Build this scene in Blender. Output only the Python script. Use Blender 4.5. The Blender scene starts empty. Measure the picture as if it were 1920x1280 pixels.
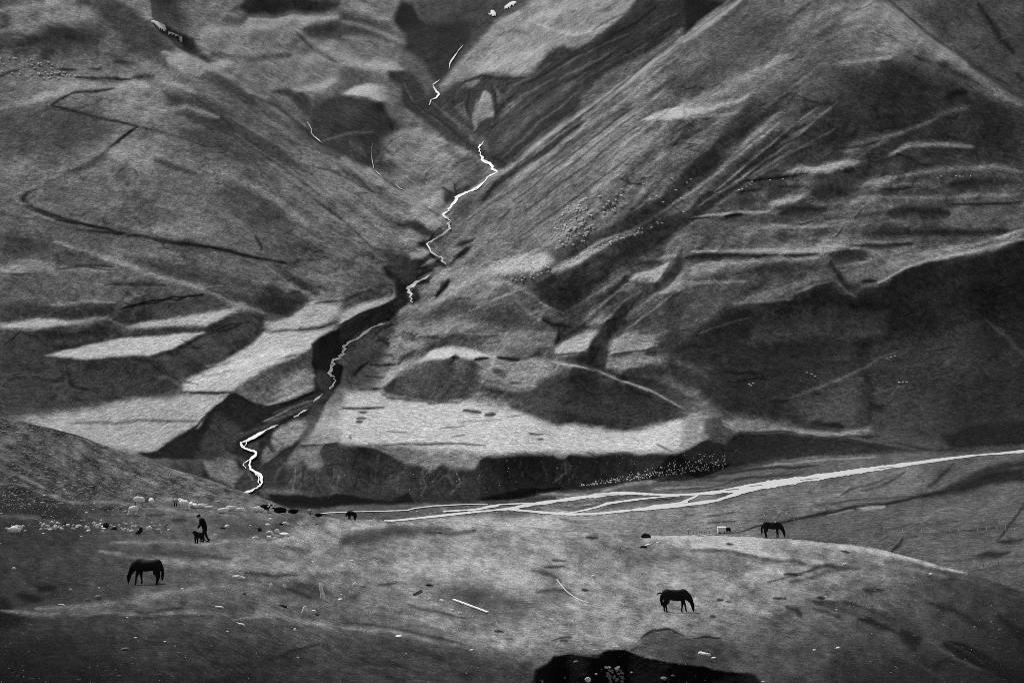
# A mountain valley with grazing horses, sheep and a herder: black-and-white light.
import bpy, bmesh, math, random
import numpy as np
from mathutils import Vector, Matrix, Quaternion, noise as mnoise
random.seed(7)
SC = bpy.context.scene
COL = SC.collection
# ---------------------------------------------------------------- camera
F = 5333.0                       # focal length in pixels of a 1920 px wide frame (100 mm lens)
PITCH = -math.atan(440.0/F)      # eye level lies 440 px above the frame centre
cam_d = bpy.data.cameras.new('camera'); cam = bpy.data.objects.new('camera', cam_d); COL.objects.link(cam)
cam_d.sensor_width = 36; cam_d.lens = 100; cam_d.clip_start = 1; cam_d.clip_end = 12000
cam.location = (0, 0, 0); cam.rotation_euler = (math.pi/2+PITCH, 0, 0)
SC.camera = cam
# ---------------------------------------------------------------- daylight under thin cloud, from behind the mountain
SUN_EL, SUN_AZ = 47.0, -34.0     # degrees; azimuth from +y (into the picture), negative = left
W = bpy.data.worlds.new('World'); SC.world = W; W.use_nodes = True
nt = W.node_tree; bg = nt.nodes['Background']
sky = nt.nodes.new('ShaderNodeTexSky'); sky.sky_type = 'NISHITA'; sky.sun_disc = False
sky.sun_elevation = math.radians(SUN_EL); sky.sun_rotation = math.radians(SUN_AZ)
bw = nt.nodes.new('ShaderNodeRGBToBW'); nt.links.new(sky.outputs[0], bw.inputs[0]); cl = nt.nodes.new('ShaderNodeMath'); cl.operation = 'ADD'; cl.inputs[1].default_value = 1.6      # thin even cloud
nt.links.new(bw.outputs[0], cl.inputs[0]); nt.links.new(cl.outputs[0], bg.inputs['Color'])
bg.inputs['Strength'].default_value = 0.08
sun_d = bpy.data.lights.new('sun', 'SUN'); sun = bpy.data.objects.new('sun', sun_d); COL.objects.link(sun)
sun_d.energy = 3.6; sun_d.angle = math.radians(9); sun_d.color = (1, 1, 1)
el, az = math.radians(SUN_EL), math.radians(SUN_AZ)
sdir = Vector((math.sin(az)*math.cos(el), math.cos(az)*math.cos(el), math.sin(el)))
sun.rotation_euler = sdir.to_track_quat('Z', 'Y').to_euler()
vs = SC.view_settings; vs.view_transform = 'Standard'; vs.look = 'None'; vs.gamma = 1; vs.use_curve_mapping = False
vs.exposure = -0.17
SC.display_settings.display_device = 'sRGB'
SC.cycles.use_denoising = False; SC.cycles.filter_width = 0.9      # leave the film grain in
SC.cycles.max_bounces = 4; SC.cycles.diffuse_bounces = 2
# ---------------------------------------------------------------- terrain tones: traced light and dark, shaping slopes and ground colour
CROP = dict(A=(0,0,.336), B=(640,0,.336), C=(1280,0,.336), D=(0,430,.336), E=(640,430,.336), F=(1280,430,.336),
            G=(440,780,.25), H=(900,780,.25), I=(1340,800,.3021), J=(680,200,.25), K=(560,480,.25), L=(380,700,.2032),
            R=(960,0,.5), S=(0,0,.5), T=(637,412,.3814), U=(0,375,.4101), V=(1200,750,.414), X=(525,75,.5445), M=(0,860,1/3), N=(640,860,1/3), O=(1280,860,1/3), Q=(960,1160,.2708), Z=(0,0,1.0))

def pts(crop, s):
    a, b, k = CROP[crop]
    return np.array([[float(t) for t in w.split(',')] for w in s.split()]) * k + np.array([a, b])

def zoom_grid(g, h, w):
    """smooth (cubic-ish) resize of a coarse grid"""
    H, W = g.shape
    y = np.linspace(0, H-1.0001, h); x = np.linspace(0, W-1.0001, w)
    def ax(t, n):
        i = np.floor(t).astype(int); f = t-i
        idx = np.stack([np.clip(i+k, 0, n-1) for k in (-1,0,1,2)])
        wt = np.stack([(1-f)**3/6, (3*f**3-6*f**2+4)/6, (-3*f**3+3*f**2+3*f+1)/6, f**3/6])
        return idx, wt
    iy, wy = ax(y, H); ix, wx = ax(x, W)
    r = sum(g[iy[k]]*wy[k][:, None] for k in range(4))
    return sum(r[:, ix[k]]*wx[k][None] for k in range(4))

def fbm(rng, h, w, cell, octs=4, ax=1.0):
    out = np.zeros((h, w)); amp = 1.0; tot = 0
    for o in range(octs):
        gh = max(3, int(h/cell)+3); gw = max(3, int(w/(cell*ax))+3)
        out += amp*zoom_grid(rng.standard_normal((gh, gw)), h, w); tot += amp*amp
        amp *= .55; cell = cell/2
        if cell < 1: break
    return out/math.sqrt(tot)/.6

class ToneMap:
    def __init__(s, u0, u1, v0, v1, step, seed):
        s.u0, s.u1, s.v0, s.v1, s.step = u0, u1, v0, v1, step
        s.u = np.arange(u0, u1+.1, step); s.v = np.arange(v0, v1+.1, step)
        s.w, s.h = len(s.u), len(s.v)
        s.U, s.V = np.meshgrid(s.u, s.v)
        s.rng = np.random.default_rng(seed)
        s.W1 = fbm(s.rng, s.h, s.w, 24, 4); s.W2 = fbm(s.rng, s.h, s.w, 24, 4)
    def box(s, P, m):
        a = max(0, int((P[:,0].min()-m-s.u0)/s.step)); b = min(s.w, int((P[:,0].max()+m-s.u0)/s.step)+2)
        c = max(0, int((P[:,1].min()-m-s.v0)/s.step)); d = min(s.h, int((P[:,1].max()+m-s.v0)/s.step)+2)
        return slice(c, max(c,d)), slice(a, max(a,b))
    def segdist(s, P, sl, warp, close):
        X = s.U[sl]+warp*s.W1[sl]; Y = s.V[sl]+warp*s.W2[sl]
        best = np.full(X.shape, 1e9); bt = np.zeros(X.shape); n = len(P)
        ins = np.zeros(X.shape, bool); m = n if close else n-1
        L = 0; tl = sum(np.hypot(*(P[(i+1) % n]-P[i])) for i in range(m))+1e-9
        for i in range(m):
            a = P[i]; b = P[(i+1) % n]; d = b-a; dd = d@d+1e-9
            t = np.clip(((X-a[0])*d[0]+(Y-a[1])*d[1])/dd, 0, 1)
            q = np.hypot(X-a[0]-t*d[0], Y-a[1]-t*d[1])
            k = q < best; best = np.where(k, q, best)
            if not close: bt = np.where(k, (L+t*math.sqrt(dd))/tl, bt)
            L += math.sqrt(dd)
            if close and abs(d[1]) > 1e-9:
                c = ((a[1] > Y) != (b[1] > Y)) & (X < d[0]*(Y-a[1])/d[1]+a[0]); ins ^= c
        return best, ins, bt
    def mask(s, P, feather=4, warp=2.):
        M = np.zeros((s.h, s.w)); sl = s.box(P, feather*2+warp*4+4)
        if sl[0].stop <= sl[0].start or sl[1].stop <= sl[1].start: return M
        d, ins, _ = s.segdist(P, sl, warp, True)
        sd = np.where(ins, d, -d)
        x = np.clip(sd/feather*.5+.5, 0, 1); M[sl] = x*x*(3-2*x)
        return M
    def poly(s, T, P, tone, feather=4, warp=2., alpha=1.):
        M = s.mask(P, feather, warp)*alpha; T += (tone-T)*M
    def line(s, T, P, tone, width, alpha=.8, warp=1.5, taper=True):
        sl = s.box(P, width*2+warp*4+4)
        if sl[0].stop <= sl[0].start or sl[1].stop <= sl[1].start: return
        d, _, t = s.segdist(P, sl, warp, False)
        wv = width*(.25+.75*np.sqrt(np.clip(4*t*(1-t), 0, 1))) if taper else width
        M = alpha*np.exp(-(d/(wv*.55+.35))**2); T[sl] += (tone-T[sl])*M
    def lic(s, ang, length, src):
        """streaks of a noise field along the fall-line direction"""
        dx, dy = np.cos(ang), np.sin(ang); acc = src.copy(); n = 1
        J, I = np.meshgrid(np.arange(s.w, dtype=float), np.arange(s.h, dtype=float))
        for sg in (1, -1):
            x, y = J.copy(), I.copy()
            for k in range(length):
                xi = np.clip(x, 0, s.w-1).astype(np.int32); yi = np.clip(y, 0, s.h-1).astype(np.int32)
                x += sg*dx[yi, xi]; y += sg*dy[yi, xi]
                xi = np.clip(x, 0, s.w-1).astype(np.int32); yi = np.clip(y, 0, s.h-1).astype(np.int32)
                acc += src[yi, xi]; n += 1
        acc /= n; return acc/acc.std()
    def run(s, T, ops):
        for op in ops.strip().splitlines():
            op = op.strip()
            if not op or op[0] == '#': continue
            f = op.split(None, 4); k, crop, tone, wd, rest = f
            al = 1.0; warp = (1.6 if float(wd.split('/')[0]) < 6 else 4.0) if k == 'p' else 1.4
            if '/' in wd:
                q = wd.split('/'); wd = q[0]; al = float(q[1]); warp = float(q[2]) if len(q) > 2 else warp
            P = pts(crop, rest)
            if k == 'p': s.poly(T, P, float(tone), float(wd), warp, al)
            else: s.line(T, P, float(tone), float(wd), al if al != 1 else .85, warp)

def idw(P, U, V, pw=2.4, soft=40.):
    """smooth scattered interpolation by thin-plate spline"""
    P = np.array(P, float); X = P[:, :2]/500.; z = P[:, 2]; n = len(P)
    def K(r2): return .5*r2*np.log(r2+1e-9)
    D = ((X[:, None]-X[None])**2).sum(-1); A = np.zeros((n+3, n+3)); A[:n, :n] = K(D)+np.eye(n)*.004
    A[:n, n] = 1; A[:n, n+1:] = X; A[n, :n] = 1; A[n+1:, :n] = X.T
    c = np.linalg.solve(A, np.concatenate([z, [0, 0, 0]]))
    gu = np.linspace(U.min(), U.max(), 60); gv = np.linspace(V.min(), V.max(), 50)
    gU, gV = np.meshgrid(gu/500., gv/500.)
    o = c[n]+c[n+1]*gU+c[n+2]*gV
    for i in range(n): o += c[i]*K((gU-X[i, 0])**2+(gV-X[i, 1])**2)
    return zoom_grid(o, *U.shape)

FAR_BASE = [  # tones, light and shade painted in, the shaded right side too; u = 0,120..1920 ; v = -80,0,80..960,1040
 [75,90,80,70,90,70,100,60,75,95,75,35,80,90,75,60,45],
 [75,90,80,70,90,70,105,55,70,100,75,35,80,90,75,60,45],
 [80,60,75,80,85,90,85,45,60,105,55,75,75,75,95,60,50],
 [85,92,92,75,85,85,90,45,80,50,80,80,82,65,75,90,50],
 [55,70,90,65,70,55,60,55,70,75,85,95,78,58,52,58,60],
 [85,88,92,80,80,75,65,85,90,85,80,75,70,68,62,66,60],
 [75,72,75,85,70,88,90,85,85,85,88,80,88,85,85,85,75],
 [70,70,80,80,72,80,88,90,90,95,75,88,95,90,95,82,60],
 [72,70,78,80,95,100,65,105,85,72,80,75,62,60,52,45,40],
 [65,80,85,75,105,75,110,105,100,92,92,70,52,45,40,35,30],
 [50,52,55,100,85,75,120,85,80,68,62,75,55,45,40,35,28],
 [65,115,125,100,50,130,145,145,135,115,90,95,50,45,40,30,25],
 [60,60,60,42,38,38,30,26,26,26,28,62,66,68,75,72,62],
 [60,60,60,60,50,60,80,100,115,110,95,88,80,72,66,62,58],
 [60,60,60,60,60,60,80,100,110,110,95,80,72,66,60,58,54]]

FAR_OPS = """
# far background and left hill
p A 50 9 430,0 690,0 780,60 840,130 900,220 960,290 900,300 1000,400 930,400 720,280 640,180 560,90 480,40
p A 110 22/.9 240,90 330,50 420,60 520,100 500,140 400,150 300,130 240,120
p A 95 18 60,110 130,90 210,120 200,170 120,180 60,150
p A 44 16 210,200 260,150 450,150 570,190 520,240 300,250 100,270 0,280 0,190 60,190
s A 45 14 0,0 40,130 0,150
s A 105 14 0,60 150,40 420,0
p A 92 12 760,0 1380,0 1340,50 1480,80 1640,90 1905,100 1905,500 1560,540 1400,480 1200,330 1000,190 830,110
p A 42 7 1330,40 1390,0 1905,0 1905,50 1830,50 1730,85 1640,82 1550,100 1480,70 1380,80
s A 125 16 1380,95 1550,108 1640,90 1760,100 1905,92
p A 55 9 1700,150 1770,125 1905,120 1905,230 1760,200
s A 120 18/.6 900,130 1100,190 1300,160 1600,130
s A 118 20/.6 1150,380 1300,330 1600,320 1905,310
s A 60 16/.7 1180,300 1400,330 1620,300
s A 60 14/.7 1240,110 1330,130 1380,90
s A 118 18/.8 1650,170 1760,250 1905,330
s A 55 8/.8 1650,170 1720,250 1880,350
s A 125 18/.8 1640,500 1760,490 1905,440
p A 38 6 840,110 930,120 1010,190 1090,220 1130,290 1190,340 1160,350 1060,290 990,220 900,180
s A 112 14 900,290 1080,330 1200,400 1300,450 1400,520 1560,620 1700,700
s A 110 30/.8 930,330 1050,370 1140,400
p A 58 5 1140,395 1200,400 1330,460 1400,530 1450,600 1380,590 1250,510 1150,450
s A 35 9 1400,530 1550,600 1660,690 1800,790 1905,850
p A 40 6 1530,520 1600,500 1690,510 1740,550 1740,640 1700,640 1620,560
p A 34 5 1960,545 1840,550 1770,590 1740,650 1740,720 1790,790 1960,880
s A 33 4 330,385 430,387
s A 33 4 500,380 580,385
s A 30 5 430,430 560,440 740,445
s A 38 11 750,435 800,425 860,435
s A 40 5 0,430 60,400 120,390
s A 45 14 230,300 300,310
s A 50 8 640,345 760,350
s A 112 14 0,615 150,570 330,505 420,470 600,495 850,470 1000,480 1100,520
p A 52 22/.9 0,650 150,600 300,590 550,655 640,710 600,780 400,830 150,870 0,860
p A 98 26/.8 600,520 860,600 860,660 640,600
p A 46 10 900,525 1020,520 1110,560 1200,640 1300,700 1420,800 1300,770 1200,730 1000,650 930,590
s A 38 7 1020,515 1110,560 1210,640 1300,710
p A 55 12 1000,740 1150,730 1330,810 1500,900 1400,890 1200,840 1010,770
s A 26 5 420,510 330,550 290,580 380,610 510,650 640,680 770,710
s A 26 5 420,510 520,515 640,500
s A 26 6/.95 770,710 700,760 620,820 560,870 430,940 250,1020 130,1090 120,1120 180,1165 330,1210 450,1245 600,1280
s A 35 14/.7 600,850 520,900 430,945
s A 34 9/.8 140,1080 120,1120 180,1160
s A 50 4 770,710 900,740 1080,790 1300,880
s A 62 4/.6 0,1195 120,1215 300,1260
p A 106 26/.8 600,840 800,830 950,850 1050,920 950,960 700,880
s A 50 17/.8 850,890 980,920 1100,970
p A 54 14 1190,1070 1280,1040 1360,1050 1500,1140 1660,1250 1640,1280 1400,1280 1250,1150
p A 62 10/.8 610,940 700,920 720,1040 650,1030
p A 62 10/.7 230,880 330,850 340,920 240,910
s A 100 12/.6 1100,560 1400,710 1700,880 1905,1000
s A 45 7/.7 1420,800 1600,900 1750,980
s A 45 6/.7 1310,750 1380,800 1480,850
s A 108 12/.6 1450,640 1650,780 1905,960
s A 50 5/.7 1820,940 1905,990
s A 110 14/.6 1250,960 1450,1060 1650,1180 1720,1260
s A 55 6/.6 1580,990 1750,1110 1905,1220
s A 62 5/.5 400,960 520,1020 640,1080
s A 95 22/.6 0,1050 200,1000 400,930
# central valley head
p B 50 10 430,0 1050,0 1000,60 860,110 760,190 690,250 600,370 540,320 470,230
p B 26 6 290,80 340,10 410,10 440,100 520,170 590,280 580,370 520,330 440,240 360,170 300,120
s B 95 8/.8 470,200 510,240 540,270
p B 92 12 0,0 300,0 320,30 270,110 200,130 100,80 0,60
s B 120 12/.7 60,0 190,90 270,110
s B 62 7/.6 100,0 200,40
p B 54 8 0,50 120,90 270,140 420,240 520,340 420,300 330,210 200,220 0,190
s B 105 10/.8 0,120 120,140 260,190 420,260
s B 100 11/.8 0,210 180,220 300,250
p B 120 10 0,270 100,320 310,330 350,385 200,390 100,370 0,380
p B 33 6 250,385 360,385 500,480 600,600 700,650 620,680 480,600 350,520 250,430
p B 60 10 310,320 420,330 560,420 510,480 500,560 430,470 350,390
p B 75 10 0,380 100,380 250,440 330,520 150,460 80,480 0,510
p B 142 4 0,530 80,480 150,465 230,480 280,520 260,565 210,572 170,560 80,530
p B 38 10/.95/8 -60,540 80,535 170,565 220,600 250,660 330,700 300,760 250,780 240,870 330,920 400,930 330,970 240,960 190,950 100,900 -60,830
s B 66 7/.7/4 0,750 90,730 180,720
p B 88 14 230,590 340,600 340,650 280,680 240,640
s B 70 9/.7 70,770 110,830 100,880
s B 60 2/.8 170,800 180,870 190,930
p B 92 8 240,790 420,720 560,760 640,810 720,900 830,970 760,1020 690,1070 600,1080 590,1140 540,1180 480,1160 380,1080 300,1030 400,940 250,900
p B 76 12/.9 300,580 400,600 560,700 640,790 560,760 420,715 340,700
s B 36 5/.9 350,530 480,600 640,690 760,780
s B 108 7/.7 430,620 560,700 680,790
p B 62 10/.85 600,800 800,950 700,1060 600,1090 650,1000 560,900
p B 38 5 590,1090 640,1080 700,1040 770,1010 740,1050 640,1100 600,1130
s B 36 4 600,1000 660,1060 720,1060
s B 52 4/.7 400,920 440,940
p B 60 14/.6 330,900 500,960 560,1010 430,1010
s B 60 12/.5 600,830 700,910 790,960
s B 112 20 0,880 170,970 330,1080 520,1200
s B 36 4 190,955 280,1030 400,1105 490,1165 550,1200
p B 120 7 350,1110 450,1160 560,1210 560,1250 480,1265 400,1200
s B 50 5/.8 60,980 140,1040 180,1075
s B 106 9/.6 0,980 200,1110 400,1240
s B 52 8/.6 0,1040 180,1160 300,1250
s B 55 10/.6 0,1130 120,1210 200,1280
p B 42 7 310,1250 400,1235 470,1260 520,1280 300,1280
p B 38 6/1/5 500,480 560,530 560,600 640,540 700,440 860,405 1060,420 1200,265 1260,240 1300,280 1500,150 1600,80 1640,0 1905,0 1905,170 1700,300 1550,380 1300,560 1100,700 940,830 880,940 800,860 790,770 700,700 600,640 520,600 470,540
p B 100 4 735,670 760,610 800,510 830,530 850,620 850,660 790,655 745,700
p B 72 4 640,600 660,590 700,620 715,690 670,640
p B 78 6 700,480 740,450 780,455 740,500
p B 75 5/.8 860,490 905,530 870,620 865,540
p B 58 9 800,850 900,740 1100,560 1300,440 1350,460 1100,680 920,840 880,930
p B 72 6/.8 840,840 940,800 1060,720 1000,790 900,870
s B 75 4/.7 830,700 900,640 1000,560
s B 70 4/.7 900,620 1000,540 1200,430
s B 66 5/.7 1250,420 1450,330 1550,250
p B 33 10/.9/6 1560,80 1650,0 1905,0 1905,160 1750,230 1600,220 1500,280 1400,260
p B 104 5 560,505 540,470 620,380 760,230 860,110 1000,60 1100,0 1640,0 1590,70 1500,150 1300,270 1250,240 1180,270 1060,400 960,410 860,390 760,420 620,490
p B 130 10/.8 720,360 860,330 1000,300 1130,260 1060,330 900,370 760,400
p B 128 8/.8 1000,150 1080,120 1200,90 1270,40 1180,50 1050,100
p B 120 8/.8 920,110 980,80 1010,100 960,135
s B 135 7/.8 1080,130 1200,170 1300,190 1500,140
p B 72 14/.7 1200,110 1400,60 1500,40 1350,140 1200,150
s B 72 7/.6 860,200 960,170 1060,200
s B 75 8/.6 700,330 800,270 900,260
s B 70 6/.7 560,600 640,520 740,440 860,400
p B 50 8/.8 560,540 640,480 700,440 640,560 580,600
s B 68 5/.8 490,560 620,660 760,760
p B 62 7/.8 540,620 640,660 760,760 790,830 700,740
s B 120 9 1905,210 1700,380 1500,520 1300,660 1100,800 980,890 900,950
s B 90 10 1905,160 1750,290 1550,400
s B 35 13 1320,700 1200,770 1130,830 1010,900 900,1000 830,1070 790,1120
s B 105 10/.8 1250,690 1050,830 920,950 760,1040 700,1080
p B 100 8/.9 700,1090 860,980 960,920 840,1050 790,1100 720,1120
p B 62 12/.8 640,1150 760,1100 800,1130 700,1190 640,1200
s B 102 6/.8 1905,290 1500,620 1200,820 1000,990 700,1220
s B 100 6/.7 1750,480 1600,640 1350,820 1100,1000 900,1170
s B 50 5/.7 1700,520 1400,720 1150,900 980,1040
s B 52 5/.7 1640,640 1300,900 1000,1130 860,1250
s B 55 4/.7 1450,700 1200,900 900,1100 700,1230
s B 104 7/.6 1500,760 1250,960 1000,1180
s B 55 5/.6 1350,1000 1150,1140 1000,1270
p B 108 10/.8 1600,550 1700,500 1840,410 1870,440 1740,530 1620,590
p B 142 3 1670,670 1740,630 1800,610 1905,585 1905,660 1780,665
s B 42 4/.7 1560,1000 1600,1020 1580,1040
s B 50 12/.6 1650,740 1780,700
p B 50 14/.9 1500,1280 1640,1180 1905,1010 1905,1110 1700,1280
p B 92 14/.8 1170,1230 1250,1140 1450,1080 1750,1090 1640,1170 1400,1200 1300,1270
s B 62 3/.6 1430,1165 1560,1160 1660,1160
# right mountain
p C 24 6 0,0 240,0 120,100 0,190
s C 112 9 330,0 170,120 0,240
s C 90 6 260,0 120,110 0,215
s C 58 9/.6 420,60 260,150 0,330
s C 98 10/.7 0,400 250,290 450,230 510,190
s C 52 8/.7 700,20 600,110 490,210
p C 112 12/.8 0,520 200,480 400,400 560,320 610,320 450,430 300,490 150,560 0,600
p C 133 8 0,585 150,580 300,545 400,530 330,560 200,590 130,640 0,660
s C 45 3 0,495 120,490 240,470
s C 118 5 0,665 150,645 320,630
s C 55 8/.6 640,260 780,180 860,130
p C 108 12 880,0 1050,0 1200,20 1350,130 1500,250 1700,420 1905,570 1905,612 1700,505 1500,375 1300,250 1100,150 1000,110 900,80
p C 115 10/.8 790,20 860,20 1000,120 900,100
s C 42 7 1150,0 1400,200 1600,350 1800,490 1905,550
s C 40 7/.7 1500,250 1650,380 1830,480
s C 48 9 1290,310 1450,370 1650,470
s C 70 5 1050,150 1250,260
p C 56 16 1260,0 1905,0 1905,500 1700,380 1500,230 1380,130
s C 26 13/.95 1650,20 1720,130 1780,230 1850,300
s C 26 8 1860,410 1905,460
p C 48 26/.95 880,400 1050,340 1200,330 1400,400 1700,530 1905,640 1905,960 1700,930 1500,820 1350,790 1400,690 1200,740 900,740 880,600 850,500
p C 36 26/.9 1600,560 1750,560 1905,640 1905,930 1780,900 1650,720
s C 32 14/.8 1470,550 1520,520 1590,510
s C 98 6 1080,270 1125,262
s C 98 8 1100,322 1170,315
s C 80 10/.7 1300,720 1450,630 1600,590
s C 104 10 1150,870 1250,810 1400,797 1520,800 1620,812
p C 128 12 600,955 700,915 900,885 1010,910 950,935 750,955
p C 98 12/.8 700,850 900,830 1060,760 1200,745 1130,790 1000,860
s C 38 3 830,830 1000,820 1200,760
s C 38 5/.8 1190,860 1260,880 1320,920 1400,930
p C 48 14/.9 1010,870 1120,850 1180,880 1100,915 1010,910
s C 112 14/.9 950,1040 1100,1020 1200,990
s C 94 12 1200,990 1400,950 1750,930 1905,970
p C 118 6 480,1110 540,1095 680,1100 640,1140 490,1145
s C 122 5 80,1202 250,1190 480,1178
s C 118 5 380,1276 600,1268 850,1257
s C 30 5 340,1012 450,1000 600,985
s C 26 6 240,1205 330,1195
s C 30 8/.8 900,960 960,950
s C 36 3 300,1070 450,1055
s C 48 24/.9 720,1080 800,1060 920,1080
s C 54 20/.9 1500,1030 1650,1040 1800,1030
s C 55 14/.9 540,1195 650,1175 800,1170
s C 44 20/.9 1150,1190 1300,1180 1480,1190
s C 45 3 1080,1050 1170,1070 1300,1050
s C 100 12/.7 720,1140 900,1130 1100,1120
s C 108 8/.7 0,1110 150,1000 350,800 600,560
s C 110 6/.8 0,1230 130,1130 330,980 520,820 700,700
s C 104 5/.7 100,1130 330,1010 600,850 850,720
s C 50 16/.8 0,1050 130,900 330,740 600,520
s C 52 9/.7 60,1150 200,1020 400,850
s C 100 5/.6 300,700 450,600 600,500 740,380
s C 45 7/.7 460,650 560,600 640,520
s C 40 4/.7 600,520 780,580 860,570
s C 38 7/.7 850,560 840,640 860,650
s C 98 5/.7 640,700 740,640
# lower left
p D 50 14/.9 0,30 150,40 300,100 180,165 0,170
p D 98 8 0,190 300,195 640,195 640,230 300,240 0,250
s D 33 4 380,198 500,203 620,196
p D 56 12 290,140 430,125 600,185 400,190
s D 28 5/.95 430,0 600,20 850,42 1000,70 1150,100 1300,130 1450,165 1600,190
s D 40 5 1420,40 1440,80 1470,110 1450,115
s D 55 9/.7 820,20 900,60 1000,110 1020,160
p D 58 10 700,125 900,160 1300,260 1700,385 1640,460 1560,485 1440,450 1300,390 1100,300 900,220 760,165
s D 92 9/.7 1170,320 1400,350 1600,370
s D 110 10 300,70 640,165 800,225 1000,290 1150,335 1300,410 1450,460 1600,495
s D 36 4/.8 1150,330 1220,360 1290,400
s D 108 9/.5 1500,220 1620,310 1720,380
s D 58 11/.6 1550,200 1700,310 1790,370
s D 50 7/.7 610,305 760,300 880,300
p D 128 7 1600,495 1680,440 1740,415 1905,408 1905,480 1800,550 1500,570 1450,500
s D 52 4 1500,572 1700,560 1800,545 1905,512
p D 47 12 0,410 300,430 420,480 180,490 0,520
s D 104 6/.9 280,420 450,405 640,405
p D 52 10/.9 350,430 640,420 640,465 400,480
p D 132 5 0,528 200,500 400,490 600,473 620,485 400,515 200,557 0,556
p D 60 8 640,470 800,400 950,375 1150,370 1280,440 1100,470 900,490 740,530 600,500
s D 18 3/.95 670,440 740,435 760,418 850,395 940,380 980,390 1040,368 1130,370
s D 42 3 0,245 100,250 200,250
p D 45 9 0,560 200,560 400,540 600,515 640,560 620,590 900,550 1150,535 1330,450 1380,450 1450,490 1460,570 1380,650 1200,760 1010,850 1010,900 700,955 400,1000 100,1050 0,1040
p D 128 5 710,545 800,515 900,500 1100,470 1330,440 1270,480 1160,530 900,550 740,555
p D 138 4 250,695 400,655 640,605 900,595 1140,570 1100,600 960,670 840,710 500,715 350,712
p D 60 9/.8 860,730 1000,680 1150,590 1280,490 1400,470 1450,560 1380,640 1100,790 1000,840
s D 28 3 1120,600 1040,650 1000,660 1130,665
s D 32 3 1180,570 1280,530 1400,510
s D 30 4 760,725 830,740 900,800 980,860
s D 70 14/.8 300,620 450,610 640,600
s D 28 6/.8 300,860 370,800 400,870 500,900 
s D 60 5/.8 860,820 940,820 970,850
p D 136 5 1020,850 1200,760 1400,640 1470,575 1740,570 1860,545 1740,640 1700,690 1580,720 1420,830 1350,880 1300,905 1020,905
s D 160 14/.7 1050,870 1300,770 1500,700 1650,680
s D 100 5/.7 1150,760 1300,740
p D 78 7 1300,910 1360,870 1430,830 1560,740 1720,690 1760,800 1740,880 1600,960 1500,990 1420,960
p D 118 18/.8 1560,880 1700,780 1740,830 1700,880 1560,930
s D 128 7/.8 1530,965 1650,920 1740,870
s D 110 7/.7 1420,840 1500,880
s D 40 4/.9 1000,905 1150,910 1300,908
p D 126 9 170,1065 500,1000 700,960 1010,918 1290,918 1280,960 1160,1000 1130,1080 900,1230 780,1240 400,1140
s D 78 5/.8 370,1075 600,1070 700,1072 900,1065 1130,1062
s D 140 6/.5 560,1170 700,1120 830,1080
p D 25 3/1/3 780,1245 900,1237 1050,1130 1130,1090 1150,1020 1230,970 1290,915 1330,920 1400,960 1480,990 1600,970 1740,910 1760,890 1740,780 1720,640 1780,600 1905,545 1960,600 1905,690 1840,770 1860,860 1830,920 1700,1000 1500,1110 1370,1180 1330,1230 1340,1280 860,1280
# gorge, lower course
p L 25 3 0,460 50,350 150,270 260,200 300,185 400,230 560,300 700,300 900,220 1020,150 1010,60 1240,-100 1300,-60 1260,90 1180,180 1100,330 900,610 780,840 560,830 640,1040 560,1100 300,1060 240,1010 0,960
p L 52 7 560,460 700,380 900,300 1100,170 1170,200 1080,270 900,330 720,400 600,450 420,560 300,640 330,560
s L 100 4 560,430 700,370 800,320 1000,250
s L 68 3 640,420 800,380 950,310 1060,230
p L 42 8/.8 0,620 150,420 400,480 350,560 300,700 200,900 0,900
p L 86 7 20,800 180,800 300,780 360,900 400,900 300,1040 200,1010 80,960
p L 38 5 400,900 460,900 520,1000 540,1060 400,1090 310,1050
p L 72 5 530,800 560,700 600,650 650,700 700,730 640,800 560,830
p L 100 5 640,600 660,510 720,480 850,420 950,420 1000,450 930,560 840,640 680,725 660,680 640,640
p L 60 6 900,420 1080,300 1120,340 1060,440 920,600 900,620 950,500
p L 42 5 380,680 500,600 530,640 490,740 400,700
s L 30 5 540,600 600,650 650,720
p L 50 8 1000,210 1130,200 1070,330 980,360
p L 46 5 1010,60 1050,-20 1150,0 1200,110 1160,200 1060,140
# front cliff
p G 33 2/1/2.5 160,360 240,340 360,270 500,200 660,190 860,180 940,220 1060,240 1150,290 1260,360 1380,370 1460,420 1550,360 1650,400 1800,400 1840,360 1900,300 2400,260 2400,420 2400,660 1900,655 1300,660 900,670 480,690 430,690 200,590
p G 82 4 460,230 660,205 640,260 680,350 640,400 560,395 510,330 430,370 380,360
p G 62 5 350,330 430,370 500,330 520,360 470,400 400,390
p G 92 5/1/1.5 940,220 1100,225 1350,235 1500,260 1880,300 1830,350 1800,400 1650,400 1550,360 1460,420 1380,370 1260,365 1190,290 1100,250
p G 76 8/.7 1100,225 1250,240 1300,340 1200,300
s G 115 7/.7 1300,340 1420,300 1500,270
p G 34 6 650,200 860,190 900,230 850,330 700,370 650,280
p G 43 9/.8 400,400 850,350 1100,300 1380,400 1500,480 1300,600 1100,630 800,580 650,590 420,500
s G 62 6/.8 700,500 760,560 700,600
p G 64 6 210,510 400,520 640,595 600,605 400,580 240,570
s G 50 4/.8 300,500 330,400 400,340
p G 12 4/1/1 240,575 420,585 660,605 760,580 900,605 1060,632 1180,640 1300,570 1340,650 900,660 480,695 330,650
s G 110 3 500,200 700,185 860,185
s G 110 4/.8 1150,220 1400,212 1600,205 1870,225
# front cliff, right half
p H 27 1.6/1/1.2 0,330 60,305 380,275 520,275 620,330 680,275 780,300 880,295 1000,250 1100,255 1180,280 1330,275 1480,290 1560,260 1650,200 1720,170 1800,220 1900,200 1960,180 1960,380 1700,420 1400,470 1000,520 500,600 0,650
s H 62 6/.9 80,310 380,285 540,290
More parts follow.
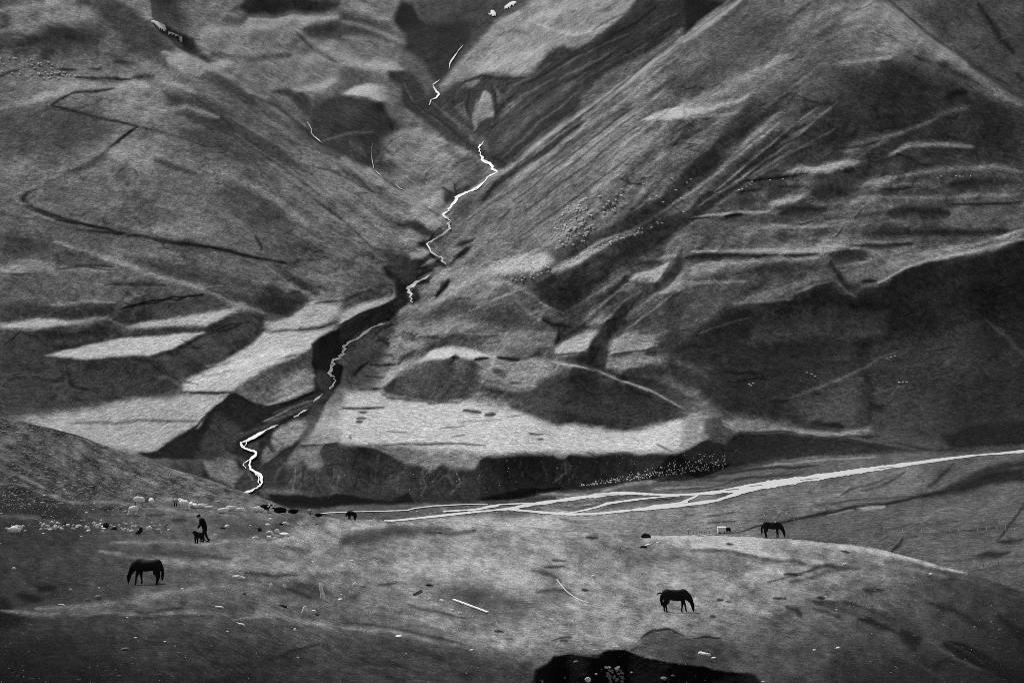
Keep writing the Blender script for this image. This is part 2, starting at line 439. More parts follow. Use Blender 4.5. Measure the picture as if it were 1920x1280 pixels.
p H 92 4 520,275 580,265 690,262 650,280 620,325 570,310
p H 88 5 690,240 900,235 1000,240 960,270 880,295 790,300 720,280
p H 95 5 1100,240 1300,228 1400,240 1470,290 1330,275 1190,285
p H 106 5 1320,200 1480,190 1650,195 1600,235 1520,275 1470,285 1400,240
s H 60 6/.8 1370,215 1440,260
s H 128 5 1320,200 1400,245 1470,285
s H 50 5/.6 640,330 680,430 760,500
p H 30 8/.9 1000,340 1200,320 1500,320 1700,210 1880,330 1850,370 1500,440 1000,490
p H 60 5 1640,50 1790,15 1830,60 1900,120 1900,200 1820,215 1740,200 1630,130
s H 36 4 1650,120 1740,190 1810,215
s H 105 5/.8 1750,30 1740,110 1790,190
s H 30 4/.9 1760,90 1880,110 
s H 58 5/.8 1740,190 1840,290 1900,340
p H 62 6 700,560 1000,520 1400,470 1700,420 1920,400 1920,520 1500,560 1200,575 900,560 500,610 200,640
s H 104 6 900,560 1100,515 1390,475
s H 118 6 1600,435 1800,410 1960,385
s H 45 4/.8 1200,540 1350,525 1500,520
p H 42 8/.7 0,655 200,650 400,640 300,660 100,690
# spurs and fields in the middle
p E 28 4/1/3 0,540 100,480 200,440 290,400 310,370 300,300 260,260 250,210 270,200 330,250 420,275 500,250 480,290 400,300 360,340 380,410 340,430 300,500 220,525 150,550 60,640 0,690 -90,800 -90,600
p E 50 6 40,560 130,490 300,420 340,430 180,520 80,610
p E 30 4 430,70 470,50 480,110 560,180 600,200 650,150 740,40 700,100 600,190 570,210 480,140
p E 92 6 530,80 600,50 680,70 720,60 640,130 600,150 560,120
p E 22 3 620,150 690,90 715,95 650,140
p E 26 4 550,290 605,270 600,310 560,350
p E 26 4/1/3 250,205 300,240 370,330 310,360 300,300
s E 122 9 370,160 440,130 480,130
p E 62 9/.8 250,100 400,130 470,170 480,220 400,250 320,240 270,180
s E 118 7/.7 330,40 420,110
p E 100 6 400,280 500,200 560,190 500,250
p E 126 7 0,440 150,400 300,370 290,400 200,435 100,480 0,530
p E 112 7 500,280 560,210 700,200 790,220 720,280 600,370 440,440 280,500 400,400 440,400 560,360 600,275 520,285
p E 90 7 10,720 30,640 80,600 230,530 320,520 250,620 150,740 60,820 10,850 
s E 35 6/.9 60,820 120,760 160,720
s E 40 5/.9 200,620 260,610 240,650
s E 32 5/.8 190,590 230,550 290,530
p E 100 8/.9 150,760 250,640 340,570 430,620 310,740 160,890 0,900 60,840
s E 54 4 170,755 300,750
s E 54 3 120,820 240,822
s E 120 7 440,450 600,370 700,295 770,250 850,195 1000,160 1100,105
p E 132 9 830,200 960,165 1150,128 1180,165 1100,235 900,250 780,250
p E 56 9 1150,120 1420,40 1680,-70 1740,-60 1640,10 1430,100 1180,200 1200,170
p E 52 9 1070,320 1180,240 1440,130 1640,20 1905,-120 1905,-40 1700,120 1560,200 1470,270 1350,380 1230,460 1130,400
p E 128 7 1170,222 1300,150 1430,112 1400,160 1280,210 1190,225
s E 118 5 1080,300 1200,218 1430,115 1540,50 1680,10
p E 68 12/.9 880,260 1060,260 1100,310 1050,350 960,300
s E 112 6 850,260 950,310 1060,370 1150,430 1240,466
s E 112 10/.7 780,260 850,290 880,310
p E 66 12/.9 640,370 850,360 900,330 800,440 620,470 480,520 560,430
s E 40 2/.7 640,390 720,375
s E 110 4/.8 750,410 850,385 970,340
p E 66 12/.8 760,440 960,400 1050,490 1140,550 950,540 780,510
s E 104 10/.8 960,360 1040,450 1110,500
s E 108 14 440,600 560,560 720,530 900,545
s E 56 10 600,595 740,580 880,585
s E 60 8/.8 340,600 420,620 440,640
s E 66 16/.8 320,720 400,700 560,650 800,660
s E 105 9/.7 940,580 1100,575 1200,600
s E 45 10 1120,495 1180,530 1250,545 1290,535
s E 45 9 1250,550 1210,610 1190,650
p E 58 7 1060,690 1110,660 1150,680 1140,720 1080,710
s E 98 8/.8 1150,660 1240,620
s E 104 5/.7 1240,470 1500,310 1700,170 1905,20
s E 55 5/.7 1280,500 1450,400 1600,260
s E 100 5/.7 1330,540 1500,380 1600,300
s E 52 6/.7 1220,620 1380,520 1540,360
p E 50 6/1/3 1500,520 1560,420 1680,300 1810,280 1840,210 1905,100 1905,240 1700,380 1600,450 1560,560 1515,610 1500,700 1475,800 1390,760 1385,690 1405,640 1430,580
p E 132 4 1600,290 1640,235 1700,210 1830,185 1800,230 1790,290 1640,290
s E 45 3 1640,200 1740,175 1800,190
s E 112 6 1660,165 1780,155 1870,142
p E 112 7 1720,385 1800,310 1905,245 1905,320 1780,360
p E 58 14/.8 1620,470 1905,370 1905,560 1700,540 1560,540
p E 130 5 1180,680 1240,610 1350,572 1460,568 1410,640 1385,690 1190,712
s E 45 4 1370,550 1460,545
p E 118 6 1510,620 1540,580 1640,572 1760,590 1760,650 1700,690 1510,702
p E 104 9 1480,760 1530,720 1740,705 1850,770 1500,785
p E 50 6 1190,712 1380,695 1460,810 1340,760 1250,730
s E 48 6/.8 1700,690 1905,690
p E 52 10/.9 1480,800 1700,790 1905,830 1905,990 1700,890 1560,830
p E 46 12/.9 1790,620 1905,560 1905,700 1800,690
p E 152 4 450,722 500,672 600,645 700,650 800,690 850,715 740,725 640,710 560,722
p E 60 6 230,870 300,800 420,740 560,720 640,708 740,728 800,790 770,880 720,950 500,962 350,935 240,912
s E 128 8/.9 240,855 340,780 450,725
s E 24 5 620,710 640,700 670,715
s E 26 4 750,718 850,715 900,712
p E 25 4 880,715 1000,715 1040,725 940,730
s E 142 5 850,712 870,722
s E 120 4/.8 1000,725 1100,716 1200,738 1350,770 1500,820 1700,890 1800,940 1905,1010
p E 47 6 1080,880 1160,800 1280,772 1400,790 1600,860 1800,950 1905,1012 1905,1060 1800,1112 1600,1112 1200,1072 1000,1042 930,1000 900,930 1060,890
p E 104 12 770,790 900,750 1000,735 1100,730 1170,785 1060,885 900,910 780,900
s E 65 8/.8 860,790 900,800 920,820
s E 55 3 930,860 1000,855
p E 150 9 0,890 220,900 350,965 700,965 900,1015 1200,1075 1500,1112 1700,1122 1905,1065 1905,1225 1750,1230 1300,1240 1000,1250 850,1258 500,1228 100,1200 0,1185
s E 60 4 90,895 150,893 220,885
s E 66 3 0,1000 120,1000 240,992
s E 44 3 80,1052 140,1052
s E 44 3 80,1070 120,1070
s E 60 3 100,1020 140,1020
s E 40 5 690,1015 740,1020 780,1028
s E 52 5 800,1035 860,1038
s E 66 4/.8 480,975 560,968
s E 60 5/.7 210,900 260,935 360,950 500,965
p E 80 12/.8 820,920 960,920 1010,1000 900,970
s E 85 3/.8 100,1205 250,1208 400,1195 600,1193 780,1205
s E 70 2 620,1155 700,1150
s E 60 2 1040,1140 1110,1138
s E 50 2 1095,1165 1120,1165
# right terraces and dark face
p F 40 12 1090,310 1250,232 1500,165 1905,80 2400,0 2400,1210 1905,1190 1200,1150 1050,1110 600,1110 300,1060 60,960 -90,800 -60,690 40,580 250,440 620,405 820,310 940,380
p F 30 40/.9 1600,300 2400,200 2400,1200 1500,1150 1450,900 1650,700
s F 42 10 1060,22 1500,18 1905,8
s F 42 12/.9 20,162 150,155 280,140 440,155
s F 46 5 440,148 600,150 760,142
s F 42 6 870,105 1050,92 1290,88
s F 128 8 60,132 300,120 520,128 850,122
s F 118 9 100,195 400,180 760,162
p F 114 6/.9 0,300 60,230 110,200 260,190 200,240 60,280
s F 108 6 0,303 180,295 350,287
p F 54 7 820,152 1000,112 1065,150 960,186 860,186
p F 56 14/.9 400,210 560,195 610,230 540,260 420,250
p F 96 12/.9 830,210 1100,190 1400,150 1650,100 1905,30 1905,68 1600,130 1250,212 1090,290 920,290 820,240
s F 122 6 1090,292 1250,216 1500,148 1700,95 1905,60 2100,30
s F 112 7/.9 1300,150 1500,110 1905,10
s F 112 5/.8 850,205 1050,178
p F 94 8 260,410 500,320 820,262 832,288 650,350 620,385 400,405
s F 108 4 640,355 740,318 830,290
s F 100 5 280,413 450,402 620,388
p F 27 14/.9/12 880,450 950,380 1100,400 1110,560 1040,640 1040,760 980,760 950,640 880,540
s F 24 16/.7/9 1010,780 1010,950 1030,1080
p F 22 8/1/4 1030,960 1120,970 1110,1010 1040,1000
s F 30 9 830,180 880,270 940,370
s F 82 4 900,320 960,375
s F 30 5 1000,290 1080,280
s F 72 6/.9 600,950 800,862 980,792
s F 60 4 980,790 1100,720 1210,675
p F 52 10/.9 620,970 980,820 960,1060 700,1060
s F 58 3/.8 1040,920 1120,890 1260,860
s F 48 9/.8 1690,510 1790,580 1905,710
s F 46 12/.6 1200,690 1450,600 1700,510
s F 60 14/.6 400,460 640,440 850,460
s F 22 6/.8/4 260,780 440,800 460,830 300,840
s F 22 8/.8/4 700,1070 850,1090 900,1100
s F 24 4/.9 480,965 590,965
p F 24 6/.9/4 1440,1130 1620,1080 1905,1080 2100,1090 2100,1190 1905,1210 1500,1200
s F 66 14/.8/4 -100,700 60,770 160,830
p F 78 10/.8 0,900 160,980 420,1070 700,1110 500,1110 230,1060 60,1030 0,1000
p F 108 5 0,1030 80,1040 230,1055 300,1095 600,1112 870,1132 1000,1120 1050,1108 1040,1130 870,1150 600,1140 300,1138 100,1180 0,1230
p F 60 4/1/2 80,1100 90,1060 210,1050 240,1110 300,1140 230,1200 160,1180
p F 30 4 300,1142 600,1138 1000,1160 1400,1225 2400,1220 2400,1240 1400,1236 1300,1250 800,1260 600,1280 100,1400 0,1360 100,1190 230,1205
s F 62 5/.9 870,1150 1100,1190 1300,1228
s F 22 4 1000,1160 1100,1155
# valley floor to the right
p I 62 12 0,290 500,190 900,165 1500,168 1920,150 1920,900 0,900
p I 72 20 0,480 400,350 1000,270 1400,220 1300,420 900,500 0,600
p I 66 14 1000,540 1300,470 1920,380 1920,860 1300,860
p I 78 20/.8 1350,540 1500,480 1700,480 1500,600
s I 28 4 0,292 350,250 640,236
s I 32 3 640,205 960,190
s I 104 4/.8 300,240 600,205 1000,185
s I 32 4/.8 0,330 400,300 560,280
s I 24 7/.95 400,592 620,560 900,500 1200,450 1400,400
p I 24 8 1250,440 1400,390 1600,300 1800,220 1920,215 1920,340 1700,360 1500,400 1350,430
s I 44 8/.7 1540,330 1700,270 1920,250
s I 100 3 870,500 950,495 1040,490
p I 118 4/1/1 890,510 940,492 1050,485 1050,500 940,520
s I 104 3/.9 700,555 800,530 870,515
s I 36 5 60,660 180,625 290,608
s I 92 5/.8 120,650 250,610 300,595
s I 40 3/.9 640,490 860,460 1160,430 1260,435
s I 36 5/.8 900,400 1040,360 1180,280
s I 36 9/.7 1320,370 1400,310 1490,230
s I 36 3 780,430 840,390 870,380
s I 92 3/.6 700,440 800,410 830,370
s I 28 5 1080,775 1150,730 1170,680
s I 34 4 1745,710 1800,640 1920,500
s I 38 8 1750,715 1850,715 1910,700
p I 26 5/1/3 1610,810 1680,780 1830,780 1780,805 1680,815
s I 38 5 160,540 220,540
p I 44 10/.8 430,690 800,690 900,740 430,710
s I 42 3/.7 1200,860 1350,840 1920,800
s I 50 12/.7 1000,620 1300,610 1500,580
s I 46 3/.6 1160,690 1500,660 1920,600
p H 132 12 0,700 300,710 500,740 800,745 760,800 560,860 200,900 -300,900 -300,760
s H 50 3/.8 600,770 700,790 760,800
p G 60 8 430,690 900,668 1300,662 1900,656 2300,660 2300,740 1260,770 800,760 600,740
p H 92 18/.8 700,760 1400,740 1900,640 2100,620 2100,900 700,900
s H 42 3 1700,740 1920,720
s H 42 3 1700,790 1920,785
p H 56 6 330,690 600,630 900,605 1150,610 1000,640 700,700 540,710
p H 56 6 740,715 1000,660 1400,610 1580,605 1450,640 1100,690
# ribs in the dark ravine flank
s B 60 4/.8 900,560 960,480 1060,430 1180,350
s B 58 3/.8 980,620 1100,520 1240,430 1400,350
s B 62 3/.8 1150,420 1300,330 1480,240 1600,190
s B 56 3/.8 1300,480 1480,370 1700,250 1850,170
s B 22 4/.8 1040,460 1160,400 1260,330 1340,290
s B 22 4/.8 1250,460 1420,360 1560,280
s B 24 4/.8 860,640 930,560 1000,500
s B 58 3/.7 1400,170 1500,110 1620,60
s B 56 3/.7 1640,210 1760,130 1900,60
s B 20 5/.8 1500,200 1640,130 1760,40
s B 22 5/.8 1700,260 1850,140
s B 24 3/.9 560,590 640,500 700,450 
s B 26 4/.9 720,500 700,600 710,690
s B 24 4/.9 860,500 870,600 850,690
s B 84 5/.8 760,560 745,640 760,680
s B 46 10/.8 30,600 140,640 220,720
s B 24 12/.8/4 160,590 260,680 300,740
s B 22 10/.8/4 150,760 220,860 230,930
s B 74 5/.7/3 250,660 330,650 380,640
s B 70 4/.7/3 110,820 130,880
s B 110 6/.7 440,800 520,770 600,800
s B 48 3/.8/3 300,860 350,820 390,780
s B 46 3/.8/3 540,1000 600,960 640,900
s B 50 2/.8/3 250,830 290,790 340,770
s B 110 5/.6 300,1010 420,970 520,940
p B 58 9/.7/5 380,900 560,930 640,1000 560,1030 430,980
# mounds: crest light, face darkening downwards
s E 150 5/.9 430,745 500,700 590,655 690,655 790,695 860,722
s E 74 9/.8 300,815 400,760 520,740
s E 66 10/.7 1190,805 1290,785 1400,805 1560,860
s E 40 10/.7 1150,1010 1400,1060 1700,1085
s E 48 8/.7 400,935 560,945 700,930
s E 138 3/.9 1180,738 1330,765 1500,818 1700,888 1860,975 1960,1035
# fans and bands of the right-hand mountain
p R 54 10/.9 160,960 250,900 420,830 560,720 700,590 800,480 900,370 960,390 860,520 700,680 560,780 430,870 250,950
p R 50 10/.9 90,1060 250,990 330,945 470,885 690,770 780,700 1000,500 1040,520 900,630 720,790 560,900 400,990 300,1090 200,1160 120,1100
s R 108 5 90,1040 200,990 330,905 450,865 640,740 780,640 1000,460
s R 104 4/.8 700,770 860,670 1060,520 1220,380
s R 102 4/.8 760,720 900,600 1040,480 1150,400
s R 98 4/.8 640,860 800,750 920,660 1000,620
s R 52 4/.8 560,900 700,800 840,700 960,600
s R 50 4/.8 800,690 960,580 1100,500
s R 106 4/.8 0,790 180,640 330,520 520,380 640,280
s R 104 4/.8 0,870 200,720 400,560 600,400
s R 45 3/.8 0,760 160,630 300,520 460,400
s R 46 3/.8 0,830 170,700 380,540 500,450
s R 48 3/.8 20,900 200,770 300,690 430,600
s R 98 3/.8 60,900 240,760 420,640
s R 108 4/.8 0,640 160,520 330,400 500,260 660,130 820,10
s R 40 3/.8 100,560 240,450 400,330 540,210
s R 100 4/.7 160,560 300,440 480,300 620,180
p R 60 10/.8 560,300 700,270 800,150 980,60 1060,60 960,170 760,330 620,370
s R 102 6/.7 760,330 900,270 1000,220 1060,212
s R 34 2/.9 625,320 660,330 700,322 730,335
s R 36 2/.9 630,540 690,545 650,560 700,570
s R 34 3/.8 420,660 440,690 480,690
p R 100 7/.9 520,330 590,280 610,290 570,330 530,350
s R 100 6/.8 1200,240 1330,220 1420,218
s R 112 4/.9 1360,185 1400,180
s R 112 4/.9 1370,218 1425,214
s R 60 3/.8 1200,370 1215,440 1210,480
s R 50 4/.8 1100,560 1210,520 1230,470
s R 92 5/.8 1080,470 1180,420
s R 95 6/.8 1290,600 1400,520 1480,490 1600,440
s R 108 6/.8 1440,570 1500,545 1580,540 1700,548
s R 55 8/.8 1500,590 1650,580 1800,600
s R 100 5/.8 1100,760 1300,740 1500,745 1900,735
s R 48 4/.9 1000,700 1100,700 1140,720
s R 46 5/.9 1000,800 1060,780 1140,790
s R 34 3/.9 800,810 840,800 860,808
s R 122 3/.9 670,812 780,800 870,793 960,790
s R 30 2.5/.9 880,682 960,672 1060,658 1110,650
s R 30 2.5/.9 660,820 740,812
s R 96 5/.8 1300,720 1420,700 1540,690
s R 46 12/.8 1650,690 1800,682 1900,690
s R 90 5/.7 1560,740 1900,730
s R 40 4/.9 1640,765 1760,770 1920,760
s R 100 6/.8 900,860 1080,845 1300,830
p R 56 9/.8 1320,880 1400,850 1580,850 1640,870 1500,885
s R 118 6/.8 1100,940 1200,925 1310,930
s R 38 3/.9 1190,990 1240,1060 1270,1100
s R 86 4/.8 1200,1040 1250,1090 1290,1110
p R 62 12/.8 900,1160 1100,1150 1400,1160 1400,1260 900,1280
s R 80 3/.7 700,1250 820,1210 900,1190
# left hill, second look
p S 48 9/.8 680,340 760,350 880,440 1000,530 1120,620 1000,570 860,500 740,420
s S 36 4/.9 740,370 800,420 870,480 900,520
p S 52 9/.8 690,490 800,490 900,550 960,590 800,560 700,520
s S 96 4/.8 880,500 1000,580 1160,680 1300,790
s S 46 3/.8 900,510 1040,600 1180,690
s S 96 4/.8 860,440 1000,520 1200,640 1400,780
s S 44 3/.8 1160,620 1240,640 1320,680 1400,720
s S 96 3/.8 1000,600 1150,720 1300,860
s S 48 3/.8 1120,700 1250,800 1400,930
s S 46 3/.8 960,560 1130,680 1260,780
s S 50 6/.7 840,690 900,720 960,800 1080,900
p S 56 12/.8 820,700 900,720 1040,790 1100,860 1130,980 1000,950 900,840
s S 98 9/.7 960,700 1080,780 1160,840
s S 30 3/.9 955,885 975,915 985,935
s S 52 7/.8 640,890 690,930 690,970
s S 56 8/.7 180,850 190,880
s S 100 14/.6 120,700 260,640 400,560
s S 60 12/.6 540,300 640,330 720,360
s S 108 10/.7 600,420 700,400 820,440
s S 100 12/.6 30,740 140,700 230,640
s S 60 5/.6 340,820 460,860 560,880
s S 100 16/.6 480,600 620,600 740,640
s S 50 9/.8 580,600 660,630 740,650
s S 52 3/.8 0,800 80,820 180,830 300,860 420,900
s S 42 3/.9 200,1010 300,1000 420,1010
s S 96 5/.7 1160,1120 1300,1090 1400,1080
s S 50 3/.8 1400,1080 1300,1120 1180,1140
p S 88 8/.8 1500,420 1560,400 1580,460 1540,480
s S 46 5/.8 1380,560 1440,560 1480,590
s S 104 7/.8 1480,560 1560,520 1640,560 1700,600
s S 96 6/.7 1450,690 1530,640 1640,620
s S 45 3/.8 1640,590 1700,650 1790,690
s S 50 4/.7 1560,560 1640,600 1740,640
s S 110 5/.8 1180,560 1300,620 1440,700 1600,790
s S 44 4/.8 1260,640 1340,660 1400,720
p S 44 5/1/5 1440,1000 1480,980 1600,1000 1640,990 1560,1040 1500,1060 1470,1050
p S 124 5 1540,970 1590,930 1605,945 1580,975
p E 47 6 1700,960 1905,1005 1975,1040 1900,1075 1700,1090
p E 148 8 1500,1120 1905,1070 1990,1035 2010,1120 1980,1180 1905,1225 1750,1228 1500,1230
p F 100 8/.9 0,1030 100,1040 180,1050 120,1070 80,1110 100,1170 0,1220
# fourth look: the head of the gorge
p X 33 8/1/5 430,-60 640,-60 640,0 600,60 575,110 540,130 520,110 470,60 430,20
p X 36 6/1/5 375,105 430,120 480,150 520,215 570,250 620,300 680,350 735,425 700,425 640,375 560,330 500,285 450,240 420,200 400,150
s X 62 3/.8/3 420,150 480,230 560,290
s X 24 4/.8/4 440,190 500,240 600,310 680,380
s X 66 3/.8/3 560,240 620,290 670,340
p X 34 7/.95/5 705,385 750,360 860,270 960,190 1034,130 1034,220 900,330 830,385 770,440 735,440
s X 58 4/.8/3 760,400 860,310 960,220 1034,170
s X 64 4/.7/3 800,400 900,320 1010,240
s X 22 5/.8/4 720,400 770,420 740,450
p X 34 5/1/3 712,532 735,492 815,432 850,405 900,375 1034,272 1034,300 930,380 860,425 800,470
s X 84 4/.8/2 880,380 960,330 1034,280
p X 36 8/.8/5 560,150 620,140 640,190 620,230 660,290 690,340 640,300 600,250 560,210
p X 98 4/1/2 665,280 690,220 712,178 730,195 738,260 720,270 690,282 670,310
s X 74 4/.9/3 605,230 630,220 655,275
p X 84 5/.9/3 645,160 665,140 690,140 675,160 650,170
s X 30 5/.9/4 740,190 760,240 740,290
s X 26 5/.9/4 640,150 700,120 780,130 860,120
p X 40 9/.9/6 130,200 230,190 320,230 380,260 360,330 350,400 380,430 330,440 250,420 190,370 150,340 110,290 105,240
s X 74 5/.8/4 150,330 240,315 320,320
s X 72 8/.7/5 230,340 270,370 300,400
s X 66 7/.7/4 330,430 360,380 350,350
p X 90 10/.8/5 340,150 400,170 420,230 380,260 350,210
p X 92 12/.8/5 400,340 480,330 560,390 620,450 640,520 560,500 470,480 400,460
s X 112 6/.8/3 420,350 500,360 570,400
s X 30 4/.9/3 560,510 620,540 600,500
p X 34 4/.9/3 575,530 620,535 660,515 600,560 575,560
p X 116 6/.9/2 400,520 470,510 560,520 570,560 540,590 490,570 430,545
p X 60 5/.9/3 590,560 680,530 640,600 600,600
p X 34 5/.9/3 450,625 490,640 530,665 500,670 450,650
s X 38 4/.9/2 380,760 420,790 450,830
# gravel bars along the river
s H 48 3/.8/2 0,640 200,625 400,615 600,600
s H 98 4/.8/2 420,590 620,590 800,575
s H 50 3/.8/2 800,655 1000,615 1200,600
s H 96 3/.8/2 420,690 700,660 900,640
s H 50 3/.8/2 1100,660 1300,640 1500,620
s H 44 2/.8/2 1000,720 1300,705 1700,660
s H 96 4/.8/2 1300,560 1500,540 1800,520
s H 44 3/.8/2 1380,500 1600,490 1900,460
# third look: centre
p T 74 8/.9/2 20,700 120,640 230,590 240,640 140,720 60,780 20,790
s T 30 5/.9/2 60,770 100,730 140,700
s T 28 4/.9/2 215,590 240,600 235,620
s T 40 2/.9 150,712 270,710
s T 58 2/.8 100,772 190,772
s T 40 3/.8 215,660 260,665 265,685
s T 44 6/.9/3 280,710 310,680 380,650
p T 26 4/1/4 480,360 510,310 540,285 535,310 510,350 490,370
p T 110 5/.8 400,320 450,305 490,310 470,350 410,380
p T 34 7/1/4 350,330 380,330 400,370 390,400 360,410
p T 24 4/1/2 555,190 590,150 640,125 625,155 590,180
p T 30 4/1/2 560,120 600,95 660,85 640,105 600,125
p T 88 5/1/2 480,110 520,85 570,110 560,150 520,160 490,140
p T 24 6/1/4 225,230 260,250 290,290 290,350 270,320 270,290 230,260
p T 46 8/.9/3 230,170 330,180 430,190 440,220 380,260 300,280 260,240
s T 24 5/.8/2 370,280 420,260 460,240
s T 118 5/.8 400,230 450,200 480,190
p T 120 6/1/2 340,150 400,130 435,160 410,190 350,195
p T 36 5/.9/3 330,10 400,15 450,45 400,50 350,30
s T 30 3/.9/2 470,60 430,110 400,130
p T 40 4/1/2 0,530 100,470 230,425 300,385 345,400 240,480 130,530 60,580 0,620
s T 22 4/.9/2 0,520 100,462 220,420 280,385
p T 62 6/.8/2 120,540 200,520 160,560 60,620 20,650
p T 70 7/.8/3 400,500 470,440 520,400 560,370 480,470 420,540
s T 108 4/.8 530,520 640,555 800,560
s T 46 6/.8/3 400,590 560,575 680,570 780,560
p T 64 10/.9/3 420,600 520,580 680,575 780,590 700,625 560,610 460,620
s T 46 5/.8/3 320,560 380,580 400,570
p T 62 12/.8/3 660,470 760,440 880,450 960,490 1000,530 860,540 700,520
s T 108 4/.8 640,440 760,390 860,340
s T 104 6/.8 860,390 930,460 980,495
s T 34 5/.9/4 1000,490 1060,520 1130,520
s T 36 5/.9/4 1080,530 1070,580 1050,610
p T 60 6/.9/4 930,660 970,630 1030,625 1060,680 1000,690
s T 96 4/.8/3 1000,680 1010,640
s T 22 4/.9/3 560,668 590,675
s T 22 3/.9/3 670,682 740,678
s T 20 4/.9/3 780,678 880,684
s T 112 3/.8 820,705 930,690 1000,700
p T 62 7/.9/4 760,740 800,735 830,765 800,780
s T 66 3/.8/3 830,800 900,800
p T 46 10/.9/5 680,850 800,840 920,850 880,900 760,890
s T 82 5/.7/3 700,790 760,800 880,830
s T 60 4/.8/3 400,880 520,900 600,895
s T 44 5/.9/3 610,940 660,945 700,950
s T 50 5/.9/3 720,958 770,962
s T 80 2/.8 580,995 700,990 800,985
s T 84 2/.8 820,970 900,965
s T 78 2/.8 920,1050 1000,1050
s T 52 2/.9 965,1072 1000,1075
s T 60 2/.9 80,975 110,975
s T 50 2/.9 80,990 115,990
s T 60 2/.9 90,945 130,945
s T 62 3/.9 0,932 120,925 220,920
s T 64 3/.8 210,1110 400,1105 560,1100 720,1110
s T 60 3/.8/2 50,1060 60,1080
s T 76 2/.7 230,1045 330,1050
s T 78 2/.7 500,1020 620,1015
s T 170 12/.6 1200,1100 1500,1100 1600,1095
s T 60 4/.8 1560,1100 1640,1140
p T 74 6/.9/4 1310,740 1500,740 1620,790 1700,830 1770,850 1770,900 1600,830 1440,790
s T 30 5/.9/4 1370,770 1420,785
s T 40 8/.7/5 1340,750 1500,790 1650,850 1760,900
s T 44 9/.8/4 1240,660 1300,700 1310,740
p T 44 5/1/4 1235,650 1260,590 1310,500 1370,480 1390,460 1360,560 1340,620 1335,680 1310,760 1230,720
s T 96 3/.8 1345,560 1335,640 1320,700
s T 110 3/.8 1640,360 1540,440 1380,560
s T 34 3/.9/3 1310,500 1400,470 1480,360
s T 100 3/.8 1300,500 1400,400 1480,350
s T 40 3/.8/2 1200,530 1260,515 1330,510
s T 52 3/.8/2 1050,665 1150,655 1230,655
s T 54 4/.8/2 1340,665 1450,650 1540,640
s T 60 3/.7/3 1580,680 1600,730
# third look: left
s U 96 4/.8 90,20 200,80 300,100
s U 24 4/.95/2 90,20 140,50 250,85 380,110 500,140 700,175 900,210 1060,235 1180,265 1300,290
s U 58 6/.7/3 560,60 680,150 780,200 830,260
s U 60 6/.7/3 140,130 200,190
p U 100 8/.7/3 580,90 660,140 690,170 600,150
p U 100 8/.7/3 720,130 900,140 980,170 860,180
s U 26 5/.95/2 1165,165 1185,190 1200,220
s U 56 8/.7/3 1240,280 1320,350 1440,430
s U 60 4/.6/3 1540,280 1640,370
s U 30 2/.9/2 380,300 520,297
p U 54 9/.8/3 240,250 380,245 500,290 380,295 250,290
s U 46 4/.8/3 500,385 640,385 760,378
s U 98 5/.8 240,470 380,462 520,465
p U 50 7/.9/3 240,490 400,475 520,480 520,520 400,530 240,520
s U 18 2.5/.95/2 550,495 620,480 700,470 780,435 850,435 940,432
s U 104 4/.8 500,540 560,570 600,600
s U 62 6/.8/3 470,555 540,600 620,620
s U 40 2/.9/2 90,600 150,605 260,595
s U 24 2/.9/2 20,665 100,600 160,620 220,660
s U 56 3/.8/2 960,400 1060,410 1220,430
p U 52 8/.9/3 960,405 1100,430 1300,440 1340,520 1250,520 1120,480 1000,430
s U 26 3/.9/2 1100,560 1040,590 1000,600
s U 28 2/.9/2 830,640 900,680 930,660
s U 26 2/.9/3 250,820 300,780 310,850 380,870 480,860
s U 30 2/.9/3 600,740 700,740 760,800 820,850
s U 76 3/.7/3 700,800 780,820 830,860
s U 24 2.5/.9/2 860,878 1060,880
s U 84 3/.8/3 820,830 900,840
s U 150 7/.7 900,850 1060,800 1240,750 1360,720
s U 96 4/.7/3 920,800 1080,780
s U 60 4/.7/3 1160,820 1240,880 1280,900
p U 70 8/.8/3 1090,870 1160,830 1250,780 1400,710 1420,740 1300,800 1240,870 1180,900
s U 110 4/.8 1240,900 1320,880 1420,840
s U 120 4/.8 1200,940 1300,910 1420,870
s U 20 3/.95/2 1060,885 1130,920 1220,940 1320,925 1430,880
s U 50 5/.8 1240,970 1340,940 1430,890
s U 60 4/.8 1220,1010 1330,970 1420,940
p U 40 8/.8/4 1000,950 1080,1000 1100,1080 1000,1150 900,1180 960,1050
s U 44 4/.7/4 960,1000 1000,1060 1000,1130
s U 14 4/.8/4 940,970 900,1040 860,1080
s U 66 5/.7/4 1040,1150 1120,1200 1160,1260
s U 76 2.5/.8/2 320,1010 480,1005 560,1015 720,1000 920,1005
s U 22 3/.9/2 640,1155 720,1155 800,1110
# third look: lower right
p V 105 5/.9/1.5 430,80 600,110 860,150 1000,155 860,165 640,150 440,145 400,130
s V 34 3/.9/2 440,148 640,148 860,165 1000,165
s V 56 3/.8 1060,170 1200,215 1300,235
s V 70 4/.7 990,150 1030,120 1060,150
s V 20 6/.9/4 840,100 920,115
s V 92 3/.8 0,378 60,372 130,350
s V 78 3/.8 640,270 800,250 960,250
s V 26 2/.9/2 400,330 520,310 640,300 820,290
s V 26 2/.8/2 140,410 300,395 420,360 520,345
s V 34 3/.8/2 920,420 1000,390 1120,350
s V 32 5/.8/3 1310,390 1360,350 1410,310
s V 24 3/.95/2 400,600 520,570 680,545 820,520 960,490 1100,470 1260,440
s V 26 8/.9/3 1260,440 1400,400 1560,370 1740,350
s V 28 10/.8/4 1400,390 1540,330 1700,290
s V 24 3/.9/1 1130,685 1160,660 1185,630
s V 28 5/.9/3 1520,705 1600,690 1670,695
s V 30 6/.9/3 1620,640 1700,640
s V 32 3/.8/2 1630,620 1700,540 1740,460
s V 40 2/.7/2 1480,780 1600,755 1740,740
s V 40 2/.7/2 1260,610 1480,595 1740,570
